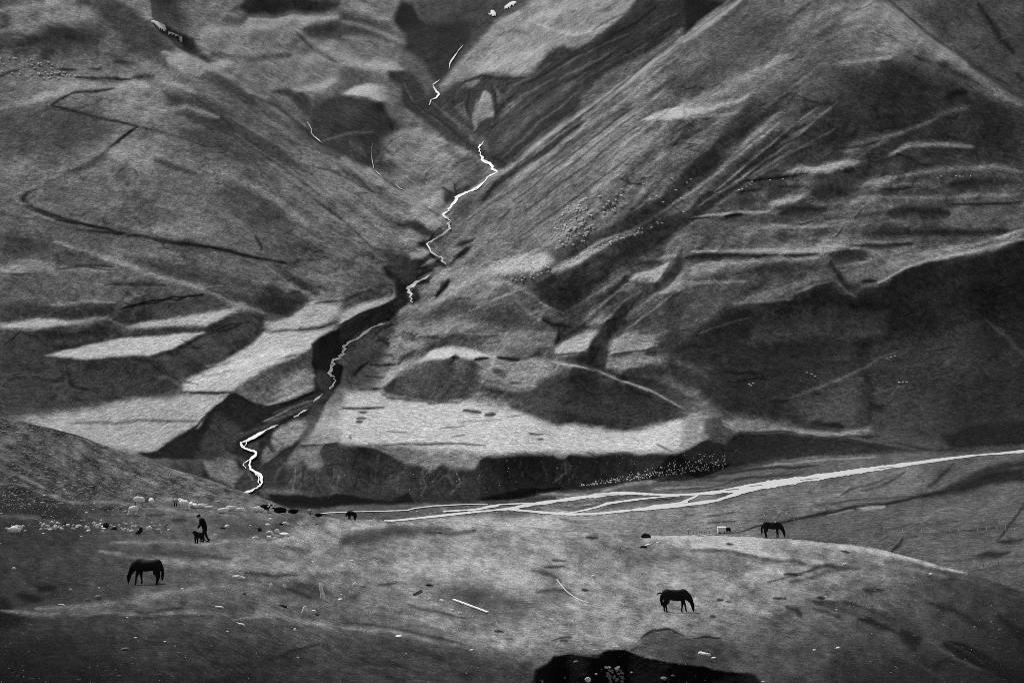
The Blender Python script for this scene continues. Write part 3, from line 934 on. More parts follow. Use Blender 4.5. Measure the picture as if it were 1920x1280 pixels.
s V 42 6/.6/4 600,640 900,640 1100,680
s V 76 10/.6/5 1240,560 1400,530 1560,560
"""
FAR_DIR = [(0,0,10),(300,0,15),(600,50,12),(900,0,-30),(1200,0,-38),(1500,50,-35),(1700,100,38),(1900,100,40),
 (100,150,12),(300,180,22),(500,200,38),(700,150,30),(850,130,-45),(1000,100,-32),(1150,150,-38),(1300,200,-30),
 (100,300,5),(300,300,20),(500,320,36),(700,330,40),(900,300,-42),(1050,300,-42),(1200,320,-40),(1400,250,-30),(1600,250,-10),(1800,300,8),
 (100,420,6),(300,420,22),(500,440,32),(700,460,28),(850,430,-42),(1000,420,-40),(1200,430,-38),(1400,430,-20),(1600,430,-5),(1900,420,-6),
 (100,560,2),(300,540,12),(500,560,14),(700,600,-40),(900,560,0),(1050,560,-25),(1200,560,-35),(1400,560,-22),(1650,560,-10),(1900,560,-12),
 (100,700,4),(300,700,-10),(500,680,-30),(750,700,0),(1000,700,4),(1200,720,8),(1400,700,4),(1700,700,-8),(1900,700,-6),
 (100,820,0),(400,820,50),(700,820,0),(900,820,-2),(1200,820,-4),(1500,850,-8),(1900,860,-10),(600,900,60),(900,900,65),(1200,870,60),
 (700,970,-5),(1000,960,-5),(1300,940,-10),(1600,940,-14),(1900,900,-20),(1500,1050,-8),(1900,1050,-16)]
def far_tones():
    s = ToneMap(-200, 2120, -120, 1180, 2, 11)
    g = np.array(FAR_BASE, float)
    # base grid rows at v=-80.. step 80 (14 rows+), columns at u=0.. step 120
    y = (s.v+80)/80; x = s.u/120
    def samp(t, n): t = np.clip(t, 0, n-1.001); i = t.astype(int); return i, t-i
    iy, fy = samp(y, g.shape[0]); ix, fx = samp(x, g.shape[1]); fy = fy[:, None]; fx = fx[None]
    T = (g[iy][:, ix]*(1-fx)+g[iy][:, ix+1]*fx)*(1-fy)+(g[iy+1][:, ix]*(1-fx)+g[iy+1][:, ix+1]*fx)*fy
    s.run(T, FAR_OPS)
    for k in range(150):      # rain-cut ribs down the face of the bluff and of the gorge banks
        u = s.rng.uniform(540, 1390); top = 850+6*math.sin(u/40.)-(u > 1250)*(u-1250)*.15; L = s.rng.uniform(14, 52); v = top+s.rng.uniform(2, 40)
        base = np.interp(u, [540, 700, 900, 1100, 1280, 1390], [924, 934, 930, 902, 880, 868]); L = min(L, base-v-3)
        j = int((u-s.u0)/s.step); i = int((v-s.v0)/s.step)
        if T[i, j] > 62 or L < 8: continue
        s.line(T, np.array([(u, v), (u+s.rng.normal(-2, 5), v+L*.5), (u+s.rng.normal(-5, 8), v+L)]), T[i, j]*(1.5 if s.rng.random() < .5 else .55), s.rng.uniform(1.2, 3.6), .6, 1.0)
    for k in range(170):      # small turf scarps and cracks
        u, v = s.rng.uniform(-60, 1980), s.rng.uniform(-60, 820); i = int((v-s.v0)/s.step); j = int((u-s.u0)/s.step)
        if not 30 < T[i, j] < 118: continue
        L = s.rng.uniform(8, 34); P = [(u, v)]; a_ = s.rng.normal(0, .35)+(-.45 if u > 900 and v < 460 else .15 if u < 700 else 0)
        for q in range(5): a_ += s.rng.normal(0, .35); P.append((P[-1][0]+L/5*math.cos(a_), P[-1][1]+L/5*math.sin(a_)*.8))
        s.line(T, np.array(P), T[i, j]*s.rng.uniform(.35, .65), s.rng.uniform(1.0, 2.0), .7, 2.5)
        if s.rng.random() < .5: s.line(T, np.array(P)-[0, 3.2], min(T[i, j]*1.3, 140), 2.4, .5, 2.5)
    D = np.array(FAR_DIR, float); a = np.radians(D[:, 2])
    c2 = np.zeros(T.shape); s2 = np.zeros(T.shape)
    for k in range(len(D)):
        w = 1/((s.U-D[k, 0])**2+((s.V-D[k, 1])*1.3)**2+60**2)**1.6
        c2 += w*math.cos(2*a[k]); s2 += w*math.sin(2*a[k])
    ang = .5*np.arctan2(s2, c2)
    ang += .09*fbm(s.rng, s.h, s.w, 50, 3)
    n = s.rng.standard_normal(T.shape)
    l1 = s.lic(ang, 4, n); n2 = fbm(s.rng, s.h, s.w, 3, 2); l2 = s.lic(ang, 14, n2); n3 = fbm(s.rng, s.h, s.w, 9, 3); l3 = s.lic(ang, 30, n3)
    f = fbm(s.rng, s.h, s.w, 60, 5)
    damp = np.clip((T-2)/40, .55, 1)*np.clip((150-T)/60, .12, 1)
    f2 = fbm(s.rng, s.h, s.w, 14, 4)
    fan = np.exp(-((s.U-1080)/260)**2-((s.V-250)/230)**2)+.5*np.exp(-((s.U-560)/260)**2-((s.V-380)/170)**2)
    raw = np.exp(-((s.U-1000)/330)**2-((s.V-880)/70)**2)*.8      # ribs of the eroded bluff
    T = T*(1+damp*((.045+.035*fan)*l1+(.028+.045*fan+.04*raw)*l2+(.024+.045*fan)*l3+.055*f+.05*f2+.05*fbm(s.rng, s.h, s.w, 5, 2)))
    # thin trodden lines and turf cracks that follow the lie of the slope
    n4 = fbm(s.rng, s.h, s.w, 7, 2); l4 = s.lic(ang, 12, n4); n5 = fbm(s.rng, s.h, s.w, 30, 2)
    T = T*(1-.26*np.exp(-(l4/.085)**2)*np.clip(n5+.1, 0, 1)*np.clip((125-T)/40, 0, 1))
    T = T*(1+.16*np.exp(-((l4-.35)/.10)**2)*np.clip(n5+.1, 0, 1)*np.clip((125-T)/40, 0, 1))
    return s, T
FORE_BASE = [  # tones, light, shade and darkened corners painted in; u = 0,240..1920 ; v = 780,840..1320
 [62,68,80,80,90,90,90,80,60],[66,72,80,80,90,95,95,80,60],[60,72,85,95,100,110,105,85,60],
 [44,70,88,105,115,120,115,85,60],[50,62,95,110,120,115,122,95,60],[48,60,85,105,118,112,118,80,50],
 [48,70,78,92,100,118,100,70,44],[36,46,60,76,116,112,78,56,33],[24,36,44,54,70,65,62,46,27],[20,30,38,48,52,50,50,38,24]]
FORE_OPS = """
s M 42 9/.8/3 0,30 120,90 300,170
s M 46 8/.7/3 150,0 300,80 450,160 520,220
s M 95 6/.7 0,60 110,100 260,170
s M 96 8/.8/3 600,60 900,140 1200,230 1550,300
p M 40 14 0,170 130,165 250,215 420,260 450,330 300,350 120,330 0,310
s M 96 6/.9/2 0,150 130,150 250,200 420,235 650,250 900,275 1050,305 1300,315
s M 84 9/.8 0,320 200,325 350,360
s M 26 5/.9/3 240,325 330,335
s M 28 6/.9/3 570,290 640,290
s M 40 4/.8 820,318 930,315
s M 36 5/.8 970,343 1050,343
p M 60 16/.8 1150,300 1300,330 1650,330 1600,440 1450,450 1250,435 1180,380
s M 104 9/.8 1250,455 1500,465 1700,460
p M 116 16 1540,465 1700,425 1920,345 2050,335 1920,380 1760,440 1650,490
p N 62 10/.9/3 0,440 150,395 350,380 620,375 450,425 250,450 100,500 0,505
s M 58 8/.7 1600,490 1750,520
s M 55 12/.6/3 350,480 560,500
s M 30 6/.8/3 350,455 420,460
p M 20 7/1/4 200,700 260,695 320,710 310,735 230,735
p M 17 8/1/4 80,745 160,740 250,765 220,785 120,775
p M 15 9/1/4 -60,880 60,865 130,890 120,930 0,945 -60,940
p M 12 12/.8/3 -200,750 0,780 60,830 30,900 -200,940
s M 36 6/.8/3 330,700 500,715
s M 98 13/.8 200,835 500,830 700,800 900,765 1150,720 1500,700
s M 92 12/.85 0,850 300,870 600,862 900,862 1300,862 1600,885 1920,935
s M 48 6/.8 500,890 900,888 1200,880
p M 58 14/.7 1060,840 1200,800 1420,820 1360,860 1150,865
p M 56 22/.7 700,1040 950,1010 1300,1020 1500,1100 1300,1200 800,1200
s M 22 12/.8/4 400,1190 500,1230 620,1260
s M 118 16/.6 900,580 1300,600 1700,600 1900,640
s N 60 4/.95 0,915 200,940 400,980 560,1010 700,1050
s N 118 8/.7 0,945 250,975 500,1025 720,1075
p N 56 18/.9 -60,985 250,1010 500,1050 800,1090 1060,1130 1070,1300 -60,1300
p N 80 22/.8 430,700 700,690 900,730 1100,800 1000,900 750,890 550,820
p N 82 16/.8 1080,735 1200,720 1320,760 1250,800 1120,780
s N 122 16/.7 0,590 400,620 700,595 1000,570 1300,600
s N 120 14/.7 1330,680 1500,710 1750,730
p N 82 18/.7 1470,480 1700,480 1900,520 1900,600 1650,620
s N 60 9/.8 1450,400 1600,390 1700,400
s N 50 4/.9/3 1180,560 1260,565
s N 46 4/.9/3 1140,600 1250,600
s N 44 4/.8/3 200,710 310,700
s N 46 4/.9/3 1180,1003 1300,995
s N 40 4/.9/3 1230,1016 1280,1018
s N 30 4 860,970 910,972
s N 24 4 475,710 515,712
s N 24 4 1355,740 1390,742
s N 30 4 405,355 435,358
s N 36 4 1370,440 1440,443
p N 124 24/.7 850,1040 1180,1060 1180,1090 1060,1140 900,1110
s O 126 13/.8 0,445 400,440 560,455 900,490 1200,540 1600,640
s O 132 7/.8 0,500 200,505 500,545 800,590
p O 84 14/.8 0,530 300,530 500,580 350,640 0,640
s O 60 4/.8/3 480,690 700,630 900,605
s O 48 4/.9/3 580,642 650,648
s O 118 18/.7 0,790 300,800 500,880
s O 38 4/.9/3 760,770 800,782
s O 36 3/.9/3 500,780 580,788
s O 34 4 190,790 220,795
s O 30 4 150,884 180,886
s O 34 3 895,515 940,525
s O 34 3 245,480 290,482
p O 50 18/.8/5 850,820 1100,850 1300,880 1250,930 1000,900
p O 36 14/.9/5 1240,960 1320,980 1320,1020 1240,1000
s O 44 6/.8/4 1000,920 1100,940 1200,960
s O 42 7/.8/4 750,830 900,900
p O 9 6/1/4 1470,1010 1570,1035 1700,1100 1800,1180 1940,1250 1940,1290 1700,1170 1550,1095
p O 24 12/.9/4 1780,880 2000,1000 2000,1080 1900,1020
p O 30 20/.7/5 1350,1080 1500,1120 1450,1180 1300,1150
s O 58 5/.6 1350,990 1500,1090 1680,1190
p O 34 40/.7/5 900,1120 1500,1200 1900,1400 800,1400
s M 118 9/.8 1500,470 1640,440 1760,405 1900,350
s M 112 7/.7 620,470 900,460 1100,480 1250,470
s M 44 9/.8/3 60,450 260,470 420,460
p M 50 12/.8/3 60,400 260,400 420,430 380,470 200,460 60,440
s M 104 10/.7 560,520 820,560 1100,580 1400,560
s M 52 10/.7/3 860,520 1060,535 1300,560
s M 46 6/.8/3 1380,640 1550,650 1660,655
p M 54 9/.8/4 1480,700 1700,690 1860,760 1800,800 1620,770
s M 40 5/.9/3 1600,720 1740,780
s M 104 6/.8 1300,905 1500,880 1700,905 1900,950
s M 98 6/.8 780,770 960,745 1180,720
s M 40 7/.8/4 760,850 900,845 1020,850
s M 36 7/.8/4 1500,1120 1640,1060 1780,1040
s M 38 10/.8/5 1180,1140 1300,1170 1420,1150
s N 128 8/.8 60,395 300,360 600,365 900,385 1200,400
s N 58 8/.8/3 460,415 620,405 760,395
s N 132 12/.7 300,590 600,585 860,560 1010,545
s N 56 7/.7/3 1060,620 1180,640 1240,700
s N 128 9/.7 1230,620 1340,680 1480,700 1620,690
p N 66 14/.8/4 560,730 720,715 880,745 940,800 800,820 640,790
s N 56 7/.8/3 1080,745 1200,735 1300,752
s N 130 8/.7 1200,800 1400,870 1600,880 1800,860
s N 112 6/.7 300,880 480,920 640,970 760,1010
s N 50 5/.8/3 360,830 560,870 700,900
s N 134 12/.7 880,1050 1000,1040 1160,1060
s N 44 8/.8/4 300,1060 480,1090 640,1130
s N 40 8/.8/4 120,1130 260,1150 420,1190
s N 66 6/.7/4 500,1200 640,1170 800,1180
s N 112 6/.7 1500,480 1650,455 1900,470
p N 60 14/.8/4 1440,400 1600,385 1700,400 1660,425 1500,420
s O 60 8/.8/3 40,520 240,520 420,560
s O 130 8/.8 360,580 560,640 740,690
s O 58 7/.7/3 600,690 780,650 920,610
s O 122 7/.8 560,720 760,760 900,820
s O 52 8/.8/4 760,800 900,860 1040,900
s O 46 8/.8/4 920,820 1080,850 1200,900
s O 58 5/.7/3 1000,880 1160,940 1330,1010
s O 54 5/.7/3 1180,1060 1340,1150 1480,1230
s O 34 8/.8/5 1060,900 1180,950 1260,990
s O 32 9/.8/5 1400,800 1560,860 1700,930
s O 64 5/.7/3 1300,700 1500,760 1700,840
p Q 66 7/.9/3 820,230 850,190 930,110 1000,80 1080,75 1200,112 1300,122 1400,140 1480,170 1540,250 1500,340 1370,340 1200,320 1000,290
s Q 34 3/.9/2 900,130 990,82 1100,78 1160,98
s Q 30 2/.9/2 1250,130 1340,122 1420,140
s Q 40 3/.8/2 820,225 860,205 930,200
s Q 100 5/.7 860,245 960,275 1060,305
p O 9 5/1/3 1470,1010 1570,1035 1700,1100 1800,1180 1940,1250 1960,1300 1900,1290 1700,1170 1550,1095
p O 22 8/.9/4 1780,880 2000,1000 2000,1080 1900,1020
p O 20 9/.8/4 1240,960 1330,980 1330,1020 1240,1000
s V 30 5/.9/3 660,785 720,785
s V 34 4/.8/3 600,890 660,898
s V 30 4/.9/3 810,885 840,895
s V 26 4/.9/3 345,903 375,905
s V 40 3/.8/3 380,910 410,912
s V 30 3/.9/3 915,680 950,688
s V 30 3/.9/3 390,652 425,655
s V 132 4/.9 200,650 420,675 560,700 680,730
s V 142 8/.8 0,620 240,620 460,625 640,635 860,655 1100,690 1300,745 1460,780
s V 60 8/.7/4 420,700 600,720 760,740
s V 50 6/.8/4 760,770 900,755 1000,752
s V 108 8/.7 1000,720 1200,760 1400,800
s V 40 8/.8/4 1020,850 1060,860 1110,855
s V 32 10/.8/5 660,930 720,950 740,980
s V 40 8/.8/5 800,900 880,920 960,950
s V 30 12/.8/5 1180,1050 1220,1070 1240,1100
s V 28 8/.8/5 1010,1010 1080,1010 1140,1030
s V 26 8/.8/5 1320,1190 1380,1160 1440,1170
s V 60 10/.7/5 700,1040 860,1060 960,1100
s V 76 4/.8/3 1020,890 1080,930 1150,960
s V 52 4/.7/3 1350,1060 1440,1110 1560,1190
s V 30 3/.9/3 10,1080 60,1045 130,1040 200,1060
s V 34 3/.8/3 240,1072 310,1070 360,1085
s V 54 10/.7/5 260,1160 380,1150 480,1190
p Q 20 2.5/1/2.5 100,500 140,420 160,350 240,310 290,245 400,235 500,255 580,270 620,245 650,220 770,215 830,240 900,280 1000,300 1100,322 1200,330 1370,345 1500,370 1620,372 1680,385 1720,443 1800,600 1900,1100 -100,1100
"""
EDGE = [(-700,655),(-200,735),(0,780),(100,803),(200,835),(260,856),(330,880),(400,902),(470,927),(520,946),(560,960),(600,968),(640,971),(700,973),
 (760,976),(820,977),(900,982),(1000,988),(1100,998),(1200,1004),(1290,1004),(1380,1004),(1440,1006),(1500,1010),(1600,1019),(1660,1030),(1740,1053),(1800,1067),(1850,1084),(1920,1110),(2120,1190),(2620,1340)]
def fore_tones():
    s = ToneMap(-700, 2620, 620, 1440, 2, 23)
    g = np.array(FORE_BASE, float)
    y = (s.v-780)/60; x = s.u/240
    def samp(t, n): t = np.clip(t, 0, n-1.001); i = t.astype(int); return i, t-i
    iy, fy = samp(y, g.shape[0]); ix, fx = samp(x, g.shape[1]); fy = fy[:, None]; fx = fx[None]
    T = (g[iy][:, ix]*(1-fx)+g[iy][:, ix+1]*fx)*(1-fy)+(g[iy+1][:, ix]*(1-fx)+g[iy+1][:, ix+1]*fx)*fy
    s.run(T, FORE_OPS)
    # direction: scree dips right on the left slope, level meadow, right shoulder dips right
    a = np.radians(24*np.exp(-((s.U-150)/330)**2-((s.V-860)/70)**2)+26*np.clip((s.U-1300)/500, 0, 1)*np.clip((s.V-1050)/120, 0, 1)+3+14*np.exp(-((s.U-700)/350)**2-((s.V-1190)/50)**2))
    a += .07*fbm(s.rng, s.h, s.w, 60, 3)
    n = s.rng.standard_normal(T.shape); n2 = fbm(s.rng, s.h, s.w, 3, 2); n3 = fbm(s.rng, s.h, s.w, 8, 3)
    l1 = s.lic(a, 3, n); l2 = s.lic(a, 5, n2); l3 = s.lic(a, 9, n3); f = fbm(s.rng, s.h, s.w, 50, 5)
    damp = np.clip((T-8)/40, .3, 1)
    scree = np.exp(-np.clip((s.U-560)/120, 0, 9)**2)*np.clip((955-s.V)/30, 0, 1)
    f2 = fbm(s.rng, s.h, s.w, 14, 4)
    T = T*(1+damp*((.06+.12*scree)*l1+(.045+.10*scree)*l2+.03*l3+.045*f+.05*f2+.05*fbm(s.rng, s.h, s.w, 4, 2)))
    return s, T
# ---------------------------------------------------------------- terrain: slopes shaped from the light and dark tones
def solve(T, s, alpha_tab, rho0, lam_px, wu):
    """light and dark tones -> distance field: steep where dark, level where light"""
    tone, alp = zip(*alpha_tab)
    m = np.tan(np.radians(np.interp(T, tone, alp)))
    t = -(s.V-640)/F; tanth = np.tan(PITCH+np.arctan(t))
    gv = (1+tanth**2)/np.maximum(m-tanth, .10)/(F*(1+t*t))*s.step      # d(ln y) per row upwards
    d0 = np.zeros_like(gv); d0[1:] = rho0[:-1]-rho0[1:]
    e = gv-d0; e[0] = 0
    e[1:] = .5*(e[1:]+e[:-1]); e[0] = 0
    # rows run downwards: delta[i-1]-delta[i] = e[i]
    div = np.zeros_like(e); div[:-1] += e[1:]; div[1:] -= e[1:]
    h, w = e.shape
    M = np.concatenate([div, div[::-1]]); M = np.concatenate([M, M[:, ::-1]], 1)
    K = np.fft.rfft2(M)
    ky = (2-2*np.cos(2*np.pi*np.arange(2*h)/(2*h)))[:, None]; kx = (2-2*np.cos(2*np.pi*np.arange(w+1)/(2*w)))[None]
    D = K/(ky+wu*kx+1/lam_px**2)
    return rho0+np.fft.irfft2(D, s=(2*h, 2*w))[:h, :w]

def no_folds(r, eps):
    """every row of ground lies farther off than the row below it: faces stay open, cliffs stand upright"""
    k = np.arange(r.shape[0])[::-1, None]*eps
    return np.maximum.accumulate((r-k)[::-1], axis=0)[::-1]+k

def open_folds(r, eps, it=6, rad=9):
    for _ in range(it):
        d = no_folds(r, eps)-r
        k = np.exp(-(np.arange(-3*rad, 3*rad+1)/rad)**2/2); k /= k.sum(); p = np.pad(d, ((0, 0), (3*rad, 3*rad)), mode='edge')
        r = r+sum(k[i]*p[:, i:i+d.shape[1]] for i in range(6*rad+1))
    return no_folds(r, eps)

def ray(u, v):
    """direction scaled so that y = 1"""
    xc = (u-960)/F; t = -(v-640)/F; cp, sp = math.cos(PITCH), math.sin(PITCH)
    den = cp-t*sp
    return xc/den, (sp+t*cp)/den

class Sheet:
    def __init__(s, sv, Y): s.sv = sv; s.Y = Y
    def y(s, u, v):
        sv = s.sv; j = min(max((u-sv.u0)/sv.step, 0), sv.w-1.01); i = min(max((v-sv.v0)/sv.step, 0), sv.h-1.01)
        a, b = int(i), int(j); f, g = i-a, j-b; Y = s.Y
        return (Y[a, b]*(1-g)+Y[a, b+1]*g)*(1-f)+(Y[a+1, b]*(1-g)+Y[a+1, b+1]*g)*f
    def at(s, u, v):
        y = s.y(u, v); x, z = ray(u, v); return Vector((x*y, y, z*y))
    def normal(s, u, v, r=3):
        a = s.at(u+r, v)-s.at(u-r, v); b = s.at(u, v-r)-s.at(u, v+r); n = a.cross(b).normalized()
        return n if n.z > 0 else -n

def grid_mesh(name, X, Y, Z, keep, cover, mat, smooth=True):
    h, w = X.shape
    co = np.stack([X, Y, Z], -1).reshape(-1, 3).astype(np.float32)
    i = np.arange(h*w).reshape(h, w)
    q = np.stack([i[1:, :-1], i[1:, 1:], i[:-1, 1:], i[:-1, :-1]], -1)[keep]
    used = np.zeros(h*w, bool); used[q.ravel()] = True
    mp = np.cumsum(used)-1; q = mp[q].astype(np.int32); co = co[used]
    me = bpy.data.meshes.new(name); me.vertices.add(len(co)); me.vertices.foreach_set('co', co.ravel())
    me.loops.add(q.size); me.loops.foreach_set('vertex_index', q.ravel())
    me.polygons.add(len(q)); me.polygons.foreach_set('loop_start', np.arange(0, q.size, 4, dtype=np.int32))
    me.polygons.foreach_set('use_smooth', np.ones(len(q), bool))
    me.update(calc_edges=True)
    at = me.attributes.new('cover', 'FLOAT', 'POINT'); at.data.foreach_set('value', cover.reshape(-1)[used].astype(np.float32))  # ground colour with light and shade painted into it
    me.materials.append(mat)
    o = bpy.data.objects.new(name, me); COL.objects.link(o)
    return o

def sv_polyfill(s, P, val, A, feather=6, warp=1.5):
    A += val*s.mask(np.array(P, float), feather, warp)

def ground_material(name, s1, s2, amp, bump, bdist, speck=0.0, speck_scale=1.0, tuft=.3):
    m = bpy.data.materials.new(name); m.use_nodes = True; n = m.node_tree; N = n.nodes; L = n.links
    b = N['Principled BSDF']; b.inputs['Roughness'].default_value = 1; b.inputs['Specular IOR Level'].default_value = .05
    a = N.new('ShaderNodeAttribute'); a.attribute_name = 'cover'  # cover value also holds painted light and shade
    g = N.new('ShaderNodeNewGeometry')
    t1 = N.new('ShaderNodeTexNoise'); t1.inputs['Scale'].default_value = s1; t1.inputs['Detail'].default_value = 3; t1.inputs['Roughness'].default_value = .75
    t2 = N.new('ShaderNodeTexNoise'); t2.inputs['Scale'].default_value = s2; t2.inputs['Detail'].default_value = 4
    L.new(g.outputs['Position'], t1.inputs['Vector']); L.new(g.outputs['Position'], t2.inputs['Vector'])
    def mr(src, lo, hi, a0=.25, a1=.75):
        r = N.new('ShaderNodeMapRange'); r.inputs[1].default_value = a0; r.inputs[2].default_value = a1
        r.inputs[3].default_value = lo; r.inputs[4].default_value = hi; L.new(src, r.inputs[0]); return r.outputs[0]
    def mul(x, y, op='MULTIPLY'):
        q = N.new('ShaderNodeMath'); q.operation = op; L.new(x, q.inputs[0])
        if isinstance(y, float): q.inputs[1].default_value = y
        else: L.new(y, q.inputs[1])
        return q.outputs[0]
    v = mul(mul(a.outputs['Fac'], mr(t1.outputs['Fac'], 1-amp, 1+amp)), mr(t2.outputs['Fac'], 1-amp*.5, 1+amp*.5))
    # tussocks and bare scrapes: crisp-edged clumps a few steps across
    t5 = N.new('ShaderNodeTexNoise'); t5.inputs['Scale'].default_value = s1*.30; t5.inputs['Detail'].default_value = 6; t5.inputs['Roughness'].default_value = .78; t5.inputs['Distortion'].default_value = .6
    L.new(g.outputs['Position'], t5.inputs['Vector']); v = mul(v, mr(t5.outputs['Fac'], 1-tuft, 1+tuft, .42, .58))
    if speck:
        t3 = N.new('ShaderNodeTexVoronoi'); t3.inputs['Scale'].default_value = speck_scale; L.new(g.outputs['Position'], t3.inputs['Vector'])
        k = mr(t3.outputs['Distance'], 1.0, 0.0, .08, .16)
        t4 = N.new('ShaderNodeTexNoise'); t4.inputs['Scale'].default_value = speck_scale*.12; L.new(g.outputs['Position'], t4.inputs['Vector'])
        k = mul(k, mr(t4.outputs['Fac'], 0.0, speck, .5, .62))
        v = mul(v, k, 'ADD')
    v = mul(v, 0.008, 'MAXIMUM')
    L.new(v, b.inputs['Base Color'])
    bp = N.new('ShaderNodeBump'); bp.inputs['Strength'].default_value = bump; bp.inputs['Distance'].default_value = bdist
    hs = mul(mul(t5.outputs['Fac'], 3.0), t1.outputs['Fac'], 'ADD'); L.new(hs, bp.inputs['Height']); L.new(bp.outputs[0], b.inputs['Normal'])
    return m

def tone_to_shaded_cover(T, ka, ex, lo, hi):  # puts the light and shade of the tones into the ground colour
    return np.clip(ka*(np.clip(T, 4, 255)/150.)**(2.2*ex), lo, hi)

GAIN = 1.22
# --- the mountain side, terraces, gorge, cliff and river flat
fs, FT = far_tones()
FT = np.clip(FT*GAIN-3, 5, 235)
FAR_CTRL = [(-200,-120,1900),(-200,300,1500),(-200,600,1300),(-200,800,1230),(0,150,1640),(0,0,1800),(300,150,1660),(440,0,1880),(300,300,1480),(200,400,1400),(200,600,1290),(200,750,1220),(0,700,1240),
 (500,450,1350),(620,350,1430),(500,560,1290),(650,250,1560),(750,380,1450),(850,390,1470),(740,530,1360),(920,250,1680),(850,130,1950),(900,0,2350),(700,0,2300),(640,100,2050),(900,-120,2600),(400,-120,2100),
 (1000,300,1490),(1100,400,1345),(1100,220,1520),(1300,300,1380),(1300,60,1570),(1560,150,1460),(1560,0,1580),(1600,-120,1750),(1250,-120,1850),(1900,0,1640),(2120,-120,1850),
 (960,480,1330),(960,640,1262),(860,600,1280),(1100,600,1268),(1300,600,1262),(1400,500,1315),(1900,300,1450),(2120,300,1450),(1900,480,1385),(1500,700,1275),(1900,700,1330),(2120,700,1350),(1640,530,1340),(1640,820,1222),(1900,790,1250),(2120,780,1270),
 (960,760,1215),(700,760,1210),(1250,780,1205),(650,830,1092),(960,848,1080),(1250,850,1108),(1350,815,1152),(300,850,1110),(400,780,1150),(480,860,1092),(480,915,1068),(560,900,1062),
 (700,948,1048),(960,938,1062),(1200,905,1112),(1380,872,1166),(1640,852,1200),(1900,836,1205),(2120,825,1225),(600,960,1030),(960,985,999),(1280,960,1031),(1600,900,1120),(1900,900,1120),
 (1300,1000,992),(1600,1000,990),(1900,1000,990),(1920,1100,880),(1400,1100,880),(900,1100,880),(400,1100,880),(200,1000,992),(2120,1100,880),(200,900,1090),(1960,1180,808),(900,1180,808),(-200,1180,808),(-200,960,1040)]
FAR_CTRL = [(u, v, y if y < 1215 else 1215+(y-1215)*(.60+.35*min(max((u-1150)/200, 0), 1))) for u, v, y in FAR_CTRL]
rho0 = np.log(idw(FAR_CTRL, fs.U, fs.V))
FAR_ALPHA = [(5,64),(30,56),(50,49),(70,41),(90,33),(110,24),(130,13),(150,5),(170,2),(200,0)]
rho = solve(FT, fs, FAR_ALPHA, rho0, 65, .28)
# valley floor: a plane the river runs on
floor_m = fs.mask(np.array([(-300,960),(480,935),(600,952),(700,951),(900,942),(1040,924),(1280,893),(1370,876),(1500,861),(1640,853),(1800,843),(1920,836),(2200,815),(2200,1300),(-300,1300)], float), 10, 1.0)
_, zr = ray(0*fs.V, fs.V)
plane = np.log(144.0/np.maximum(-zr, .06))
fr = np.argmax(floor_m > .5, 0); cc = np.arange(fs.w)
short = np.maximum(plane[fr, cc]-rho[fr-2, cc], 0); kk = np.exp(-(np.arange(-180, 181)/60.)**2/2); short = np.convolve(np.pad(short, 180, mode='edge'), kk/kk.sum(), 'valid')
fr = np.convolve(np.pad(fr.astype(float), 180, mode='edge'), kk/kk.sum(), 'valid'); up = np.maximum(fr[None]-np.arange(fs.h)[:, None], 0)*fs.step
rho = rho+short[None]*np.exp(-up/420.)*1.05      # the foot of every slope stands where the flat ends
rho = open_folds(rho, 3.0e-4)
rho = rho*(1-floor_m)+plane*floor_m
J = np.zeros_like(rho)
sv_polyfill(fs, [(285,-130),(290,30),(330,90),(400,130),(480,180),(560,235),(590,265),(700,322),(760,365),(826,403),(850,385),(925,325),(1000,268),(1130,185),(1290,75),(1400,-10),(1500,-130)], .045, J, 5)
sv_polyfill(fs, [(1560,-130),(1664,0),(1740,67),(1818,118),(1885,165),(1920,188),(2140,320),(2140,-130)], .06, J, 5)
rho = rho+J
step_up = rho[:-1]-rho[1:]
print('far: share of rows leaning back', float((step_up <= 0).mean()))
rho = no_folds(rho, 3.0e-4)
rho = rho*(1-floor_m**4)+plane*floor_m**4
FY = np.exp(rho); xr, zr = ray(fs.U, fs.V)
FARS = Sheet(fs, FY)
edge_u = np.array([e[0] for e in EDGE], float); edge_v = np.array([e[1] for e in EDGE], float)
ev = np.interp(fs.u, edge_u, edge_v)
keep = (fs.V[:-1, :-1] < (ev+170)[None, :-1])
far_mat = ground_material('grass_shale_painted_shade', 1.9, .3, .72, .8, .6, .10, .5)  # grass and shale, with light and shade painted into their colour
cov_shade = tone_to_shaded_cover(FT, .47, .62, .012, .6)*np.interp(FT, [10,24,38,52,68,82,97,112,142,172,200], [.25,.38,.58,.70,.76,.81,.88,.95,1.04,1.16,1.4])  # pale grass and dark shale, plus painted slope shade and shaded right side
mtn = grid_mesh('mountain', xr*FY, FY, zr*FY, keep, cov_shade, far_mat); mtn['kind'] = 'structure'
